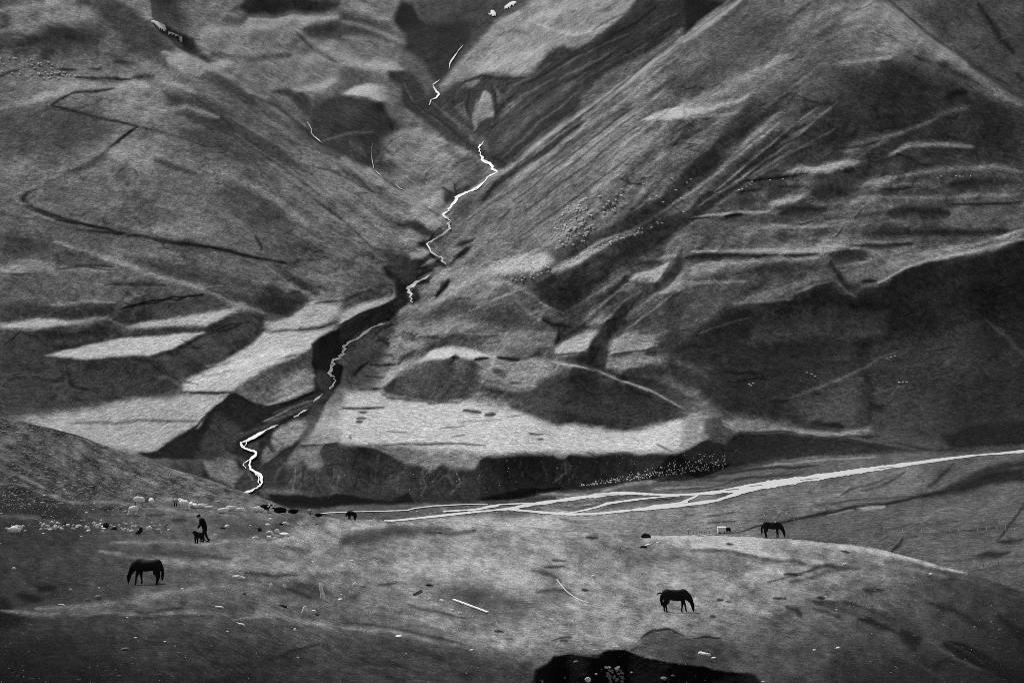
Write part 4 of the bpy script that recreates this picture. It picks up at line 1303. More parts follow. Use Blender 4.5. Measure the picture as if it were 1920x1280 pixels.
# --- the near meadow with its left scree slope and right shoulder
ms, MT = fore_tones()
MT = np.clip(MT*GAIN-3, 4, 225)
NEAR_CTRL = [(-200,740,285),(0,780,275),(0,900,262),(250,856,262),(500,935,260),(640,970,272),(900,980,295),(1200,1002,285),(1448,1006,257),(1660,1030,238),(1920,1110,196),(2120,1190,170),
 (250,960,252),(400,955,254),(0,960,225),(0,1000,190),(240,1000,192),(375,1017,176),(520,1000,200),(270,1102,131),(0,1100,125),(600,1110,150),(860,1130,158),(1267,1148,166),(1100,1060,205),(1450,1100,192),(1700,1150,172),(1920,1200,150),
 (0,1280,97),(500,1280,107),(960,1280,120),(1400,1280,130),(1920,1280,124),(0,1440,80),(960,1440,96),(1920,1440,102),(-200,1100,122),(-200,1440,75),(2120,1440,100),(-700,655,290),(-700,1000,168),(-700,1440,66),(2620,1440,92),(2620,1350,140),(700,900,300),(1400,900,300),(1920,900,280),(2120,700,350),(1000,700,400)]
mrho0 = np.log(idw(NEAR_CTRL, ms.U, ms.V))
NEAR_ALPHA = [(4,62),(15,48),(30,30),(50,17),(70,9),(90,4),(110,0),(130,-3),(150,-5),(220,-6)]
mrho = solve(MT, ms, NEAR_ALPHA, mrho0, 34, .4)
# the earth bank torn out of the meadow: an upright face under the turf rim
CUT = [(1000,1330),(1000,1284),(1003,1255),(1025,1244),(1038,1227),(1068,1223),(1095,1229),(1117,1233),(1128,1226),(1136,1220),(1168,1218),(1185,1225),(1204,1236),(1231,1241),(1258,1247),(1285,1249),(1331,1253),(1366,1260),(1399,1261),(1415,1264),(1426,1280),(1445,1320),(1460,1480),(960,1480)]
CM = ms.mask(np.array(CUT, float), 3, 2.5)
rim = np.where(CM > .5, ms.V, 1e9).min(0)
ri = np.clip(((rim-ms.v0)/ms.step).astype(int)-2, 0, ms.h-1)
rr = mrho[ri, np.arange(ms.w)]; kk = np.exp(-(np.arange(-30, 31)/10.)**2/2); rr = np.convolve(np.pad(rr, 30, mode='edge'), kk/kk.sum(), 'valid')
rk = np.convolve(np.pad(ri.astype(float), 30, mode='edge'), kk/kk.sum(), 'valid')
face = rr[None]-.00045*(np.arange(ms.h)[:, None]-rk[None])+.0010*ms.W1+.0005*fbm(ms.rng, ms.h, ms.w, 8, 3)
mrho = mrho*(1-CM)+face*CM
mrho = no_folds(mrho, 2.5e-4); MY = np.exp(mrho); NEAR = Sheet(ms, MY)
su = mrho[:-1]-mrho[1:]; print('near: share of rows leaning back', float((su <= 0).mean()))
mev = np.interp(ms.u, edge_u, edge_v)+1.2*ms.W1[200]
xr, zr = ray(ms.U, ms.V)
first = np.ceil((mev-ms.v0)/ms.step).astype(int)           # first row inside the meadow
X = xr*MY; Yc = MY.copy(); Z = zr*MY; CV_SHADE = tone_to_shaded_cover(MT, .40, .90, .012, .5)*np.interp(MT, [10,25,50,80,110,140,180], [.8,.74,.87,.98,1.08,1.22,1.45])  # grass colour with painted light, shade and darkened frame corners
rows = np.arange(ms.h)[:, None]; k = first[None]-rows       # >0: rows over the brow
cols = np.arange(ms.w)
ye = np.array([NEAR.y(ms.u[j], mev[j]) for j in range(ms.w)]); xe, ze = ray(ms.u, mev)
BACK = 34
dk = np.where(k > 0, .35*(1.25**np.clip(k, 0, BACK)-1)/.25, 0)
over = k > 0
dz = -(.20*np.minimum(dk, 6)+.42*np.clip(dk-6, 0, 1e9))
Yb = ye[None]+dk; Zb = (ze*ye)[None]+dz; Zb = np.maximum(Zb, -156-dk*.002)
Xb = xe[None]*Yb
X = np.where(over, Xb, X); Yc = np.where(over, Yb, Yc); Z = np.where(over, Zb, Z)
CV_SHADE = np.where(over, .22, CV_SHADE)
keep = (k[:-1] <= BACK)[:, :-1] & (k[:-1] <= BACK)[:, 1:]
near_mat = ground_material('meadow_grass_painted_shade', 8.0, 1.3, .60, 1.0, .14, .22, 1.6)  # grass, with light and shade painted into its colour
meadow = grid_mesh('meadow', X, Yc, Z, keep, CV_SHADE, near_mat); meadow['kind'] = 'structure'
# the two big ground sheets are set aside while the figures are modelled (faster), and linked again below
COL.objects.unlink(mtn); COL.objects.unlink(meadow)
# ---------------------------------------------------------------- materials for things
def mat(name, col, rough=.9, amp=.25, scale=8.0, bump=.3, bdist=.02, spec=.2):
    m = bpy.data.materials.new(name); m.use_nodes = True; n = m.node_tree; N = n.nodes; L = n.links
    b = N['Principled BSDF']; b.inputs['Roughness'].default_value = rough; b.inputs['Specular IOR Level'].default_value = spec
    g = N.new('ShaderNodeTexCoord'); t = N.new('ShaderNodeTexNoise'); t.inputs['Scale'].default_value = scale; t.inputs['Detail'].default_value = 4
    L.new(g.outputs['Object'], t.inputs['Vector'])
    r = N.new('ShaderNodeMapRange'); r.inputs[1].default_value = .3; r.inputs[2].default_value = .7
    r.inputs[3].default_value = col*(1-amp); r.inputs[4].default_value = col*(1+amp)
    L.new(t.outputs['Fac'], r.inputs[0]); L.new(r.outputs[0], b.inputs['Base Color'])
    p = N.new('ShaderNodeBump'); p.inputs['Strength'].default_value = bump; p.inputs['Distance'].default_value = bdist
    L.new(t.outputs['Fac'], p.inputs['Height']); L.new(p.outputs[0], b.inputs['Normal'])
    return m
M_HORSE = mat('black_horse_coat', .010, .75, .3, 6, .2, .01, .15)
M_MANE = mat('black_horsehair', .007, .9, .4, 30, .5, .01, .1)
M_HOOF = mat('hoof_horn', .03, .6)
M_WOOL = mat('white_wool', .95, 1, .04, 9, .3, .02, .05)
M_WOOLG = mat('grey_wool', .30, 1, .2, 9, .8, .05, .05)
M_GOAT = mat('black_goat_hair', .012, .95, .3, 12, .6, .04, .1)
M_FACE = mat('sheep_face', .35, .9)
M_STONE = mat('pale_limestone', .92, .9, .06, 3, .3, .05)
M_GREY = mat('grey_stone', .26, .9, .3, 3, .6, .05)
M_DARK = mat('dark_stone', .025, .9, .3, 3, .5, .05)
M_WOOD = mat('weathered_wood', .92, .85, .3, 6, .5, .01)
M_DWOOD = mat('dark_wet_wood', .03, .7, .3, 6, .5, .01)
M_WATER = mat('milky_glacial_water', .93, .25, .03, .35, .12, .05, .5)
M_FOAM = mat('white_stream_water', .86, .5, .12, .5, .3, .1, .5)
M_SNOW = mat('old_snow', .85, .9, .06, .3, .4, .3, .2)
M_SKIN = mat('skin', .30, .6, .1)
M_COAT = mat('black_coat_cloth', .008, .95, .3, 10, .4, .01, .1)
M_TROU = mat('black_trouser_cloth', .011, .95, .3, 10, .4, .01, .1)
M_BOOT = mat('black_boot_leather', .012, .5)
M_PAINT = mat('white_painted_sheet_metal', .92, .5, .05, 3, .1, .01, .4)
M_RUBBER = mat('black_rubber', .02, .8)
M_GLASS = mat('dark_window_glass', .03, .15, .1, 2, .0, .01, .6)
M_ROPE = mat('pale_rope_fibre', .7, .9, .1, 40, .5, .005)
M_BUSH = mat('dark_shrub_leaf', .03, .9, .4, 3, .5, .05)

def tag(o, label=None, cat=None, group=None, kind=None):
    if label: o['label'] = label
    if cat: o['category'] = cat
    if group: o['group'] = group
    if kind: o['kind'] = kind
    return o
def obj(name, me, parent=None, m=None):
    if m is not None and not me.materials: me.materials.append(m)
    o = bpy.data.objects.new(name, me); COL.objects.link(o)
    if parent: o.parent = parent
    return o
def root(name, loc, rz=0, label=None, cat=None, group=None, scale=1.0):
    o = bpy.data.objects.new(name, None); COL.objects.link(o); o.empty_display_size = .3
    o.location = loc; o.rotation_euler = (0, 0, rz); o.scale = (scale,)*3
    return tag(o, label, cat, group)
def copy_tree(o, loc, rz, label, scale=None, parent=None, group=None):
    c = o.copy(); COL.objects.link(c)
    if parent is None:
        c.location = loc; c.rotation_euler = (0, 0, rz); c['label'] = label
        if scale: c.scale = (scale,)*3
        if group: c['group'] = group
    else: c.parent = parent
    for ch in o.children: copy_tree(ch, None, None, None, None, c)
    return c

_bm = bmesh.new(); bmesh.ops.create_icosphere(_bm, subdivisions=2, radius=1); _bm.verts.ensure_lookup_table()
BALL_V = np.array([v.co[:] for v in _bm.verts]); BALL_F = np.array([[v.index for v in f.verts] for f in _bm.faces]); _bm.free()
def skin_mesh(name, joints, edges, rootv=0, sub=2, rough=0.0, seed=0, voxel=None):
    """one continuous surface over a skeleton of joints (x, y, z, radius across, radius in the side plane)"""
    VV, FF = [], []
    def ell(c, ra, rb):
        FF.append(BALL_F+len(VV)*len(BALL_V)); VV.append(BALL_V*np.array([rb, ra, rb])+np.array(c))
    for a, b in edges:
        A, B = joints[a], joints[b]; L = math.dist(A[:3], B[:3]); ra = (A[3], A[4] if len(A) > 4 else A[3]); rb = (B[3], B[4] if len(B) > 4 else B[3])
        n = max(2, min(14, int(L/(.30*min(ra[0], ra[1], rb[0], rb[1])))+1))
        for k in range(n+1):
            f = k/n; ell([A[i]*(1-f)+B[i]*f for i in range(3)], ra[0]*(1-f)+rb[0]*f, ra[1]*(1-f)+rb[1]*f)
    me = bpy.data.meshes.new('shape'); me.from_pydata(np.concatenate(VV).tolist(), [], np.concatenate(FF).tolist())
    o = bpy.data.objects.new('shape', me); COL.objects.link(o)
    small = min(j[3] for j in joints)
    rm = o.modifiers.new('Remesh', 'REMESH'); rm.mode = 'VOXEL'; rm.voxel_size = voxel or max(.010, min(.035, small*.6)); rm.use_smooth_shade = True
    sm = o.modifiers.new('Smooth', 'SMOOTH'); sm.factor = .5; sm.iterations = 5
    dg = bpy.context.evaluated_depsgraph_get(); dg.update()
    out = bpy.data.meshes.new_from_object(o.evaluated_get(dg)); out.name = name
    bpy.data.objects.remove(o, do_unlink=True)
    if rough:
        for v in out.vertices: v.co += mnoise.noise_vector(v.co*9+Vector((seed*3.1, 0, 0)))*rough
    out.polygons.foreach_set('use_smooth', [True]*len(out.polygons))
    return out

def tube_mesh(name, P, R, n=8, caps=True, flat=None):
    bm = bmesh.new(); rings = []
    P = [Vector(p) for p in P]
    for i, p in enumerate(P):
        a = P[max(i-1, 0)]; b = P[min(i+1, len(P)-1)]; d = (b-a).normalized()
        up = Vector((0, 0, 1)) if abs(d.z) < .9 else Vector((0, 1, 0))
        s = d.cross(up).normalized(); t = s.cross(d)
        r = R[i] if isinstance(R, (list, tuple)) else R
        ry = r*(flat if flat else 1)
        rings.append([bm.verts.new(p+s*math.cos(2*math.pi*k/n)*r+t*math.sin(2*math.pi*k/n)*ry) for k in range(n)])
    for a, b in zip(rings, rings[1:]):
        for k in range(n): bm.faces.new((a[k], a[(k+1) % n], b[(k+1) % n], b[k]))
    if caps: bm.faces.new(rings[0][::-1]); bm.faces.new(rings[-1])
    bmesh.ops.recalc_face_normals(bm, faces=bm.faces)
    me = bpy.data.meshes.new(name); bm.to_mesh(me); bm.free()
    me.polygons.foreach_set('use_smooth', [True]*len(me.polygons)); return me

def rock_mesh(name, seed, sx, sy, sz, sub=3, cut=.55, smooth=False):
    bm = bmesh.new(); bmesh.ops.create_icosphere(bm, subdivisions=sub, radius=1)
    rg = random.Random(seed)
    planes = [(Vector((rg.gauss(0, 1), rg.gauss(0, 1), rg.gauss(0, .8))).normalized(), rg.uniform(cut, .95)) for _ in range(9)]
    for v in bm.verts:
        for nrm, d in planes:
            k = v.co.dot(nrm)
            if k > d: v.co -= nrm*(k-d)*.92
        v.co += mnoise.noise_vector(v.co*1.7+Vector((seed*1.7, 3, 1)))*.12
        v.co = Vector((v.co.x*sx, v.co.y*sy, v.co.z*sz))
    me = bpy.data.meshes.new(name); bm.to_mesh(me); bm.free()
    if smooth: me.polygons.foreach_set('use_smooth', [True]*len(me.polygons))
    return me

def box_mesh(name, sx, sy, sz, bevel=.0, z0=0.0, cx=0, cy=0):
    bm = bmesh.new(); bmesh.ops.create_cube(bm, size=1)
    for v in bm.verts: v.co = Vector((v.co.x*sx+cx, v.co.y*sy+cy, (v.co.z+.5)*sz+z0))
    if bevel: bmesh.ops.bevel(bm, geom=bm.edges[:], offset=bevel, segments=2, affect='EDGES')
    me = bpy.data.meshes.new(name); bm.to_mesh(me); bm.free(); return me

# ---------------------------------------------------------------- water
def ribbon(bm, sheet, P, W, lift, step=3.0, jit=0.0, rg=random, thick=None):
    """a strip of water lying on the ground along surveyed points"""
    P = [Vector(p) for p in P]; out = []; n = len(P)
    for i in range(n-1):
        L = (P[i+1]-P[i]).length; k = max(1, int(L/step))
        for j in range(k):
            f = j/k; out.append((P[i].lerp(P[i+1], f), W[i]*(1-f)+W[i+1]*f))
    out.append((P[-1], W[-1])); rows = []
    for i, (p, w) in enumerate(out):
        a = out[max(i-1, 0)][0]; b = out[min(i+1, len(out)-1)][0]
        A = sheet.at(a.x, a.y); B = sheet.at(b.x, b.y); d = (B-A); d.z = 0
        d = d.normalized() if d.length > 1e-6 else Vector((1, 0, 0))
        s = Vector((-d.y, d.x, 0)); c = sheet.at(p.x, p.y)
        ww = w*(1+jit*rg.uniform(-.5, .5))
        q = []
        for t in (-1, 0, 1):
            h = c+s*ww*.5*t; q.append(bm.verts.new((h.x, h.y, c.z+lift)))
        rows.append(q)
    for a, b in zip(rows, rows[1:]):
        for k in range(2):
            try: bm.faces.new((a[k], a[k+1], b[k+1], b[k]))
            except ValueError: pass
def finish(bm, name, m, kind=None, parent=None):
    bmesh.ops.recalc_face_normals(bm, faces=bm.faces)
    for f in bm.faces:
        if f.normal.z < 0: f.normal_flip()
    me = bpy.data.meshes.new(name); bm.to_mesh(me); bm.free(); o = obj(name, me, parent, m)
    if kind: o['kind'] = kind
    return o
def at_h(c, s):   # points of the crop views
    return [tuple(p) for p in pts(c, s)]

def screen_ribbon(bm, sheet, P, half, lift, step=3.0, floor=None):
    """flat braids of the river: banks given on the level valley floor"""
    P = [Vector(p) for p in P]; out = []
    for i in range(len(P)-1):
        k = max(1, int((P[i+1]-P[i]).length/step))
        for j in range(k):
            f = j/k; out.append((P[i].lerp(P[i+1], f), half[i]*(1-f)+half[i+1]*f))
    out.append((P[-1], half[-1])); rows = []
    for i, (p, w) in enumerate(out):
        w *= (1+.35*mnoise.noise(Vector((p.x*.035, p.y*.2, lift*90)))+.30*mnoise.noise(Vector((p.x*.16, 3, lift*90)))+.2*mnoise.noise(Vector((p.x*.5, 7, lift*90))))*(.86 if w > 1.5 else 1)
        r = []
        for t in (-1, -.33, .33, 1):
            xx, zz = ray(p.x, p.y+t*w); yy = FLOOR_K/-zz; r.append(bm.verts.new((xx*yy, yy, -FLOOR_K+lift)))
        rows.append(r)
    for a, b in zip(rows, rows[1:]):
        for k in range(3): bm.faces.new((a[k], a[k+1], b[k+1], b[k]))
FLOOR_K = 144.0-.14
bm = bmesh.new()
def rv(P, half, lift): screen_ribbon(bm, FARS, P, half, lift)
rv([(2130,822),(1990,838),(1950,842),(1920,845.5),(1890,848),(1862,851)], [4,3.5,3.2,3.0,2.6,1.6], .01)
rv([(1866,850),(1830,853),(1780,859),(1700,870),(1600,884),(1500,899),(1420,911),(1395,915.5),(1372,919),(1350,921.5)], [1.4,2,3.0,4.0,5.2,6.6,8.0,7.6,5.5,2.0], 0.012)
rv([(1425,908)]+at_h('H', '1960,535 1780,570 1600,585 1420,590 1250,583 1120,576 1000,580 860,596 760,608 640,625 540,640 420,655 330,670 240,690 120,700 0,712')+[(873,961),(820,967),(763,973),(720,977)], [3,4.5,3.6,2.4,2.2,2.6,3,4,4.5,4.2,3.8,3.4,3.6,3.6,3,2.6,2.4,2.4,2.2,2,2], 0.020)
rv(at_h('H', '1500,593 1380,603 1200,620 1050,640 950,655 880,680 800,700 720,716 650,728'), [1.6,1.8,1.9,2.2,2.6,2.2,1.8,1.5,1.2], 0.028)
rv([(1425,915)]+at_h('H', '1960,570 1880,596 1780,630 1650,650 1500,668 1350,684 1200,698 1050,712 900,730 760,738 640,732 500,724 380,712 290,704 200,696'), [3,3.5,3.5,3,3.6,4.0,3.2,2.8,2.6,2.6,2.8,2.8,2.4,2,2,1.6], 0.036)
rv(at_h('H', '1640,590 1600,610 1500,650'), [2,2.5,2], 0.044)
rv(at_h('H', '1560,640 1400,664 1300,672 1240,690'), [2.2,1.8,1.6,1.2], 0.052)
rv(at_h('H', '420,652 300,655 150,662 60,675 0,692'), [1,1.1,1.2,1.3,1.0], 0.060)
rv(at_h('G', '1980,672 1800,700 1560,714'), [1.6,1.8,1.6], 0.068)
rv(at_h('G', '1900,658 1700,662 1500,672 1350,690 1290,706 1100,712 900,716 700,724 600,738'), [.5,.7,.8,1.0,1.0,.7,.8,.9,.6], 0.076)
river = finish(bm, 'river', M_WATER, 'structure')
M_GRAVEL = mat('wet_dark_gravel', .13, .9, .35, .8, .4, .05)
for P, h in [([(1300,921),(1318,918.5),(1338,916),(1352,914.5)], [.4,1.3,1.2,.3]), ([(1360,919),(1372,917.5),(1386,916.5)], [.3,.8,.3]), ([(1404,912),(1418,910),(1430,909)], [.2,.7,.2]),
             ([(1216,938),(1240,935),(1262,933)], [.2,.7,.2]), ([(1120,927),(1140,927.2),(1160,927)], [.2,.5,.2]), ([(1500,900),(1520,897.5),(1536,896)], [.2,.6,.2]),
             ([(900,957),(925,954),(950,951)], [.2,.7,.2]), ([(1080,965.5),(1105,965),(1130,964)], [.2,.5,.2]), ([(1640,879),(1660,876.5),(1676,875)], [.2,.45,.2])]:
    bm = bmesh.new(); screen_ribbon(bm, FARS, P, h, .09, 2.0); finish(bm, 'gravel_bar', M_GRAVEL, 'structure')

STREAMS = [
 ('B', '680,255 650,290 630,320 612,345 605,360 600,390', 1.8), ('B', '548,448 530,462 510,475 520,500 545,530 530,550 500,560 490,590', 2.2),
 ('J', '905,265 895,285 880,295 868,312 880,325 872,340 885,345 880,365 900,385 895,403 925,420 955,430 962,442 975,455 970,472 990,480 1010,490 995,505 970,515 935,532 928,548 905,575 850,620 810,636 770,650 735,668 700,685 705,700 690,722 668,740 655,765 640,772 648,785 620,800 600,815 620,835 640,842 645,852 662,860 650,872 630,880 650,890 648,905 655,920 625,942 600,965 575,975 555,990 530,1003 515,1015 495,1022 480,1035 500,1062 510,1090 535,1108 560,1125 585,1130 600,1142 592,1162 610,1172 625,1185', 3.0),
 ('K', '985,148 940,175 880,200 860,225 812,245 830,260 820,275 850,290 832,310 850,325 838,340 855,352', 3.2),
 ('K', '650,510 600,522 550,540 520,565 480,590 462,610 440,625 400,640 370,655 358,672 330,680 350,700 328,725 340,740 300,755 315,770 262,780 250,800 268,815 244,835 245,860 220,885 245,895 240,905 270,908 262,925 280,940 262,960 255,980 230,1000', 3.6),
 ('K', '350,668 322,700 335,720', 2.0), ('K', '262,782 240,820 232,860', 2.0),
 ('K', '180,1035 165,1052 150,1065 130,1078 110,1098', 3.4),
 ('L', '975,335 940,350 900,370 880,395 840,410', 3.2), ('L', '700,478 660,495 620,512 580,530 540,555 510,570 480,590 450,605 400,630 350,643 365,680 385,695 430,712 470,720 492,735 485,765 462,780 440,800 440,820 430,850 440,870 435,885 470,905 495,922 530,940 545,965 540,990 548,1010 530,1040 500,1062 470,1075 440,1092 400,1105 360,1110', 3.4),
 ('L', '650,495 640,510 620,512', 2.0), ('L', '440,600 415,625 400,632 405,650 385,680', 2.2), ('L', '440,800 410,815 380,835 372,850 392,868 400,885', 2.2), ('L', '485,925 490,945 515,955 520,985 510,1005 530,1035', 2.2),
 ('L', '480,770 445,805', 1.8),
 ('A', '1715,685 1728,705 1740,728 1738,748 1760,770 1795,800', 1.3),
 ('J', '95,485 130,515 155,540', 1.5), ('J', '245,585 270,610 300,625 322,645', 1.6), ('J', '390,685 405,695', 1.6), ('J', '488,752 505,768', 1.6), ('J', '75,280 65,330 70,400 85,470', .7)]
bm = bmesh.new(); rg = random.Random(3)
for c, sp, w in STREAMS:
    P = at_h(c, sp); Q = [P[0]]
    for a, b in zip(P, P[1:]):
        L = math.dist(a, b); k = max(1, int(L/3.0))
        for j in range(1, k+1):
            f = j/k; e = 0 if j == k else .55
            Q.append((a[0]+(b[0]-a[0])*f+rg.uniform(-e, e), a[1]+(b[1]-a[1])*f+rg.uniform(-e, e)))
    n = len(Q)
    W = [w*.20*(.95+1.1*mnoise.noise(Vector((i*.23, w, 5.5)))+rg.uniform(-.25, .25))*(1 if 1 < i < n-2 else .5) for i in range(n)]
    # width in metres across the line of flow, wider where the bed is level
    strip = []
    for i, q in enumerate(Q):
        a = Q[max(i-1, 0)]; b = Q[min(i+1, n-1)]; dx, dy = b[0]-a[0], b[1]-a[1]; L = math.hypot(dx, dy)+1e-6
        nx, ny = -dy/L, dx/L; hw = W[i]*2.6
        row = []
        for t in (-1, 1):
            p = FARS.at(q[0]+nx*hw*t, q[1]+ny*hw*t); row.append(bm.verts.new(p+Vector((0, 0, .35))-p.normalized()*.9))
        strip.append(row)
    for a, b in zip(strip, strip[1:]): bm.faces.new((a[0], a[1], b[1], b[0]))
finish(bm, 'stream', M_FOAM, 'structure')

# ---------------------------------------------------------------- snow patches lying in the hollows
def ground_patch(name, sheet, P, height, m, feather=1.5):
    sv = sheet.sv; M = sv.mask(np.array(P, float), feather, .8)
    ii, jj = np.nonzero(M > .05); i0, i1, j0, j1 = ii.min(), ii.max()+1, jj.min(), jj.max()+1
    xr_, zr_ = ray(sv.U[i0:i1, j0:j1], sv.V[i0:i1, j0:j1]); Y = sheet.Y[i0:i1, j0:j1]; Mk = M[i0:i1, j0:j1]
    bm = bmesh.new(); vs_ = {}
    base = Vector((float((xr_*Y).mean()), float(Y.mean()), float((zr_*Y).mean())))
    for i in range(Y.shape[0]):
        for j in range(Y.shape[1]):
            if Mk[i, j] > .05:
                p = Vector((xr_[i, j]*Y[i, j], Y[i, j], zr_[i, j]*Y[i, j])); p += Vector((0, -.3, 1))*(height*Mk[i, j]-.1)
                vs_[i, j] = bm.verts.new(p-base)
    for (i, j) in list(vs_):
        k = [(i, j), (i+1, j), (i+1, j+1), (i, j+1)]
        if all(q in vs_ for q in k): bm.faces.new([vs_[q] for q in k])
    for f in bm.faces: f.smooth = True
    me = bpy.data.meshes.new(name); bm.to_mesh(me); bm.free(); o = obj(name, me, None, m); o.location = base
    return o
for P, lab in [(at_h('A', '845,118 880,122 925,145 930,168 915,178 885,160 860,140'), 'large white snow patch at the top of the dark gully, upper left'),
               (at_h('A', '940,180 965,188 1000,205 995,212 965,202 938,190'), 'thin broken strip of snow between the two snow patches in the upper left gully'),
               (at_h('A', '1000,212 1015,208 1024,222 1018,240 1002,234'), 'small rounded snow patch below the larger one in the upper left gully'),
               (at_h('B', '808,72 832,78 830,58 852,62 868,80 858,96 835,92'), 'crumpled white snow patch beside the dark headwall above the stream'),
               (at_h('B', '910,42 935,24 958,14 976,14 972,32 945,42 925,56 912,54'), 'upper slanting snow patch on the ridge above the crumpled one')]:
    tag(ground_patch('snow_patch', FARS, P, 1.2, M_SNOW), lab, 'snow patch', 'old snow patches high on the mountain')

# ---------------------------------------------------------------- horses
def horse(name, loc, face, label, spread=0.0, tail='down', turn=0.0, headdrop=0.0, scale=1.0, thick=1.0):
    """grazing horse facing +x in its own space"""
    s = spread; k = thick
    J = [(-.54,0,1.12,.27*k,.30*k),(-.20,0,1.05,.30*k,.31*k),(.16,0,1.02,.31*k,.33*k),(.46,0,1.08,.25*k,.33*k),(.66,0,1.02,.17,.26),(.86,0,.84,.13,.20),(1.00,0,.60,.085,.13),(1.07,0,.42,.085,.125),(1.10,0,.26,.07,.10),(1.12,0,.11,.05,.06),(1.13,0,.05,.04,.045)]
    E = [(i, i+1) for i in range(10)]
    def leg(parent, L):
        p = parent
        for q in L: J.append(q); E.append((p, len(J)-1)); p = len(J)-1
    a, b = -.10+s, .16-s*.5
    for sd, o in ((1, -a*.9), (-1, b*.9)):
        leg(0, [(-.60, .13*sd, .92, .15, .21), (-.54+o*.4, .15*sd, .70, .11, .15), (-.70+o*.7, .14*sd, .47, .065, .08), (-.66+o, .14*sd, .28, .048, .055), (-.66+o*1.1, .14*sd, .12, .050, .055), (-.61+o*1.1, .14*sd, .035, .05, .055)])
    for sd, o in ((1, .12+s*.6), (-1, -.10-s*.3)):
        leg(3, [(.46, .12*sd, .84, .12, .16), (.47+o*.3, .13*sd, .64, .08, .105), (.50+o*.7, .13*sd, .42, .060, .070), (.50+o*.9, .13*sd, .24, .046, .050), (.50+o, .13*sd, .10, .050, .055), (.54+o, .13*sd, .03, .048, .052)])
    r = root(name, loc, face, label, 'horse', 'black horses grazing on the meadow', scale)
    obj('body', skin_mesh('horse_body', J, E, 1), r, M_HORSE)
    for sd in (1, -1):
        obj('ear', tube_mesh('ear', [(.99, .05*sd, .50), (1.02, .075*sd, .44), (1.00, .085*sd, .37)], [.028, .022, .004], 6), r, M_HORSE)
    # mane: a ragged crest of hair along the neck
    bm = bmesh.new(); rg = random.Random(5)
    cr = [Vector(p) for p in ((.50,0,1.38),(.66,0,1.27),(.84,0,1.06),(.99,0,.80),(1.10,0,.58),(1.16,0,.46))]
    for side in (1, -1):
        prev = None
        for i in range(26):
            t = i/25*4.999; q = cr[int(t)].lerp(cr[int(t)+1], t-int(t))
            L = rg.uniform(.12, .26)
            tip = q+Vector((-.02, side*.14, -L)); mid = q+Vector((.01, side*.10, -L*.35))
            cur = [bm.verts.new(q+Vector((0, side*.012, .015))), bm.verts.new(mid), bm.verts.new(tip)]
            if prev:
                bm.faces.new((prev[0], prev[1], cur[1], cur[0])); bm.faces.new((prev[1], prev[2], cur[2], cur[1]))
            prev = cur
    me = bpy.data.meshes.new('mane'); bm.to_mesh(me); bm.free(); obj('mane', me, r, M_MANE)
    if tail == 'down':
        P = [(-.74,0,1.20),(-.84,0,1.08),(-.88,.02,.85),(-.88,.03,.60),(-.86,.03,.38),(-.86,.03,.24)]; R = [.035,.05,.075,.085,.06,.01]
    else:
        P = [(-.74,0,1.20),(-.86,0,1.18),(-.98,.03,1.20),(-1.08,.06,1.14),(-1.14,.08,1.06)]; R = [.035,.04,.045,.035,.008]
    obj('tail', tube_mesh('tail', P, R, 8), r, M_MANE)
    if tail != 'down':
        obj('tail', tube_mesh('tail', [(-.76,0,1.18),(-.86,0,1.05),(-.86,.02,.80),(-.82,.03,.50),(-.80,.03,.36)], [.03,.06,.09,.07,.01], 8), r, M_MANE)
    return r
def foot(sheet, u, v, sink=0.0):
    p = sheet.at(u, v); p.z -= sink; return p
h1 = horse('horse', foot(NEAR, 277, 1095, .02), math.pi-.30, 'black horse grazing at the left, head down to the left, below the herder', .02, 'down', scale=.93, thick=1.0)
h2 = horse('horse', foot(NEAR, 1266, 1147, .0), .10, 'stocky black horse grazing in the right foreground above the earth bank, tail swishing', .10, 'swish', scale=.98, thick=1.08)
h3 = horse('horse', foot(NEAR, 1447, 1007.5, .0), .12, 'black horse with a small pale patch on its back, grazing on the far brow', -.04, 'down', scale=1.0, thick=.98)
obj('pale_patch', rock_mesh('pale_patch', 4, .10, .16, .035, 2, .7, True), h3, M_WOOL).location = (.30, 0, 1.37)

# ---------------------------------------------------------------- the herder and the dark dog
pr = root('person', foot(NEAR, 384, 1015), math.pi+.15, 'herder in a dark coat and cap bending over the black dog on the meadow', 'person')
BJ = [(0,0,.93,.12,.14),(.06,0,1.12,.12,.14),(.16,0,1.33,.13,.17),(.21,0,1.42,.08,.09),(.27,0,1.50,.055,.06),(.33,0,1.58,.085,.085),(.37,0,1.66,.08,.09)]
BE = [(0,1),(1,2),(2,3),(3,4),(4,5),(5,6)]
def limb(lst, edges, parent, L):
    p = parent
    for q in L: lst.append(q); edges.append((p, len(lst)-1)); p = len(lst)-1
    return p
for sd in (1, -1):
    limb(BJ, BE, 0, [(-.02+(.0 if sd > 0 else .04), .10*sd, .84, .085), (-.06 if sd > 0 else .10, .11*sd, .47, .06), (-.26 if sd > 0 else .05, .11*sd, .08, .04), (-.16 if sd > 0 else .15, .12*sd, .035, .038)])
hands = []
for sd in (1, -1):
    w = limb(BJ, BE, 2, [(.20, .19*sd, 1.36, .06), (.30, .22*sd, 1.10, .045), (.46, .14*sd, .90, .032), (.52, .12*sd, .84, .03)])
    hands.append((BJ[w][0], BJ[w][1], BJ[w][2], sd))
for hx, hy, hz, sd in hands:
    pass
body = obj('body', skin_mesh('person_body', BJ, BE, 0), pr, M_SKIN)
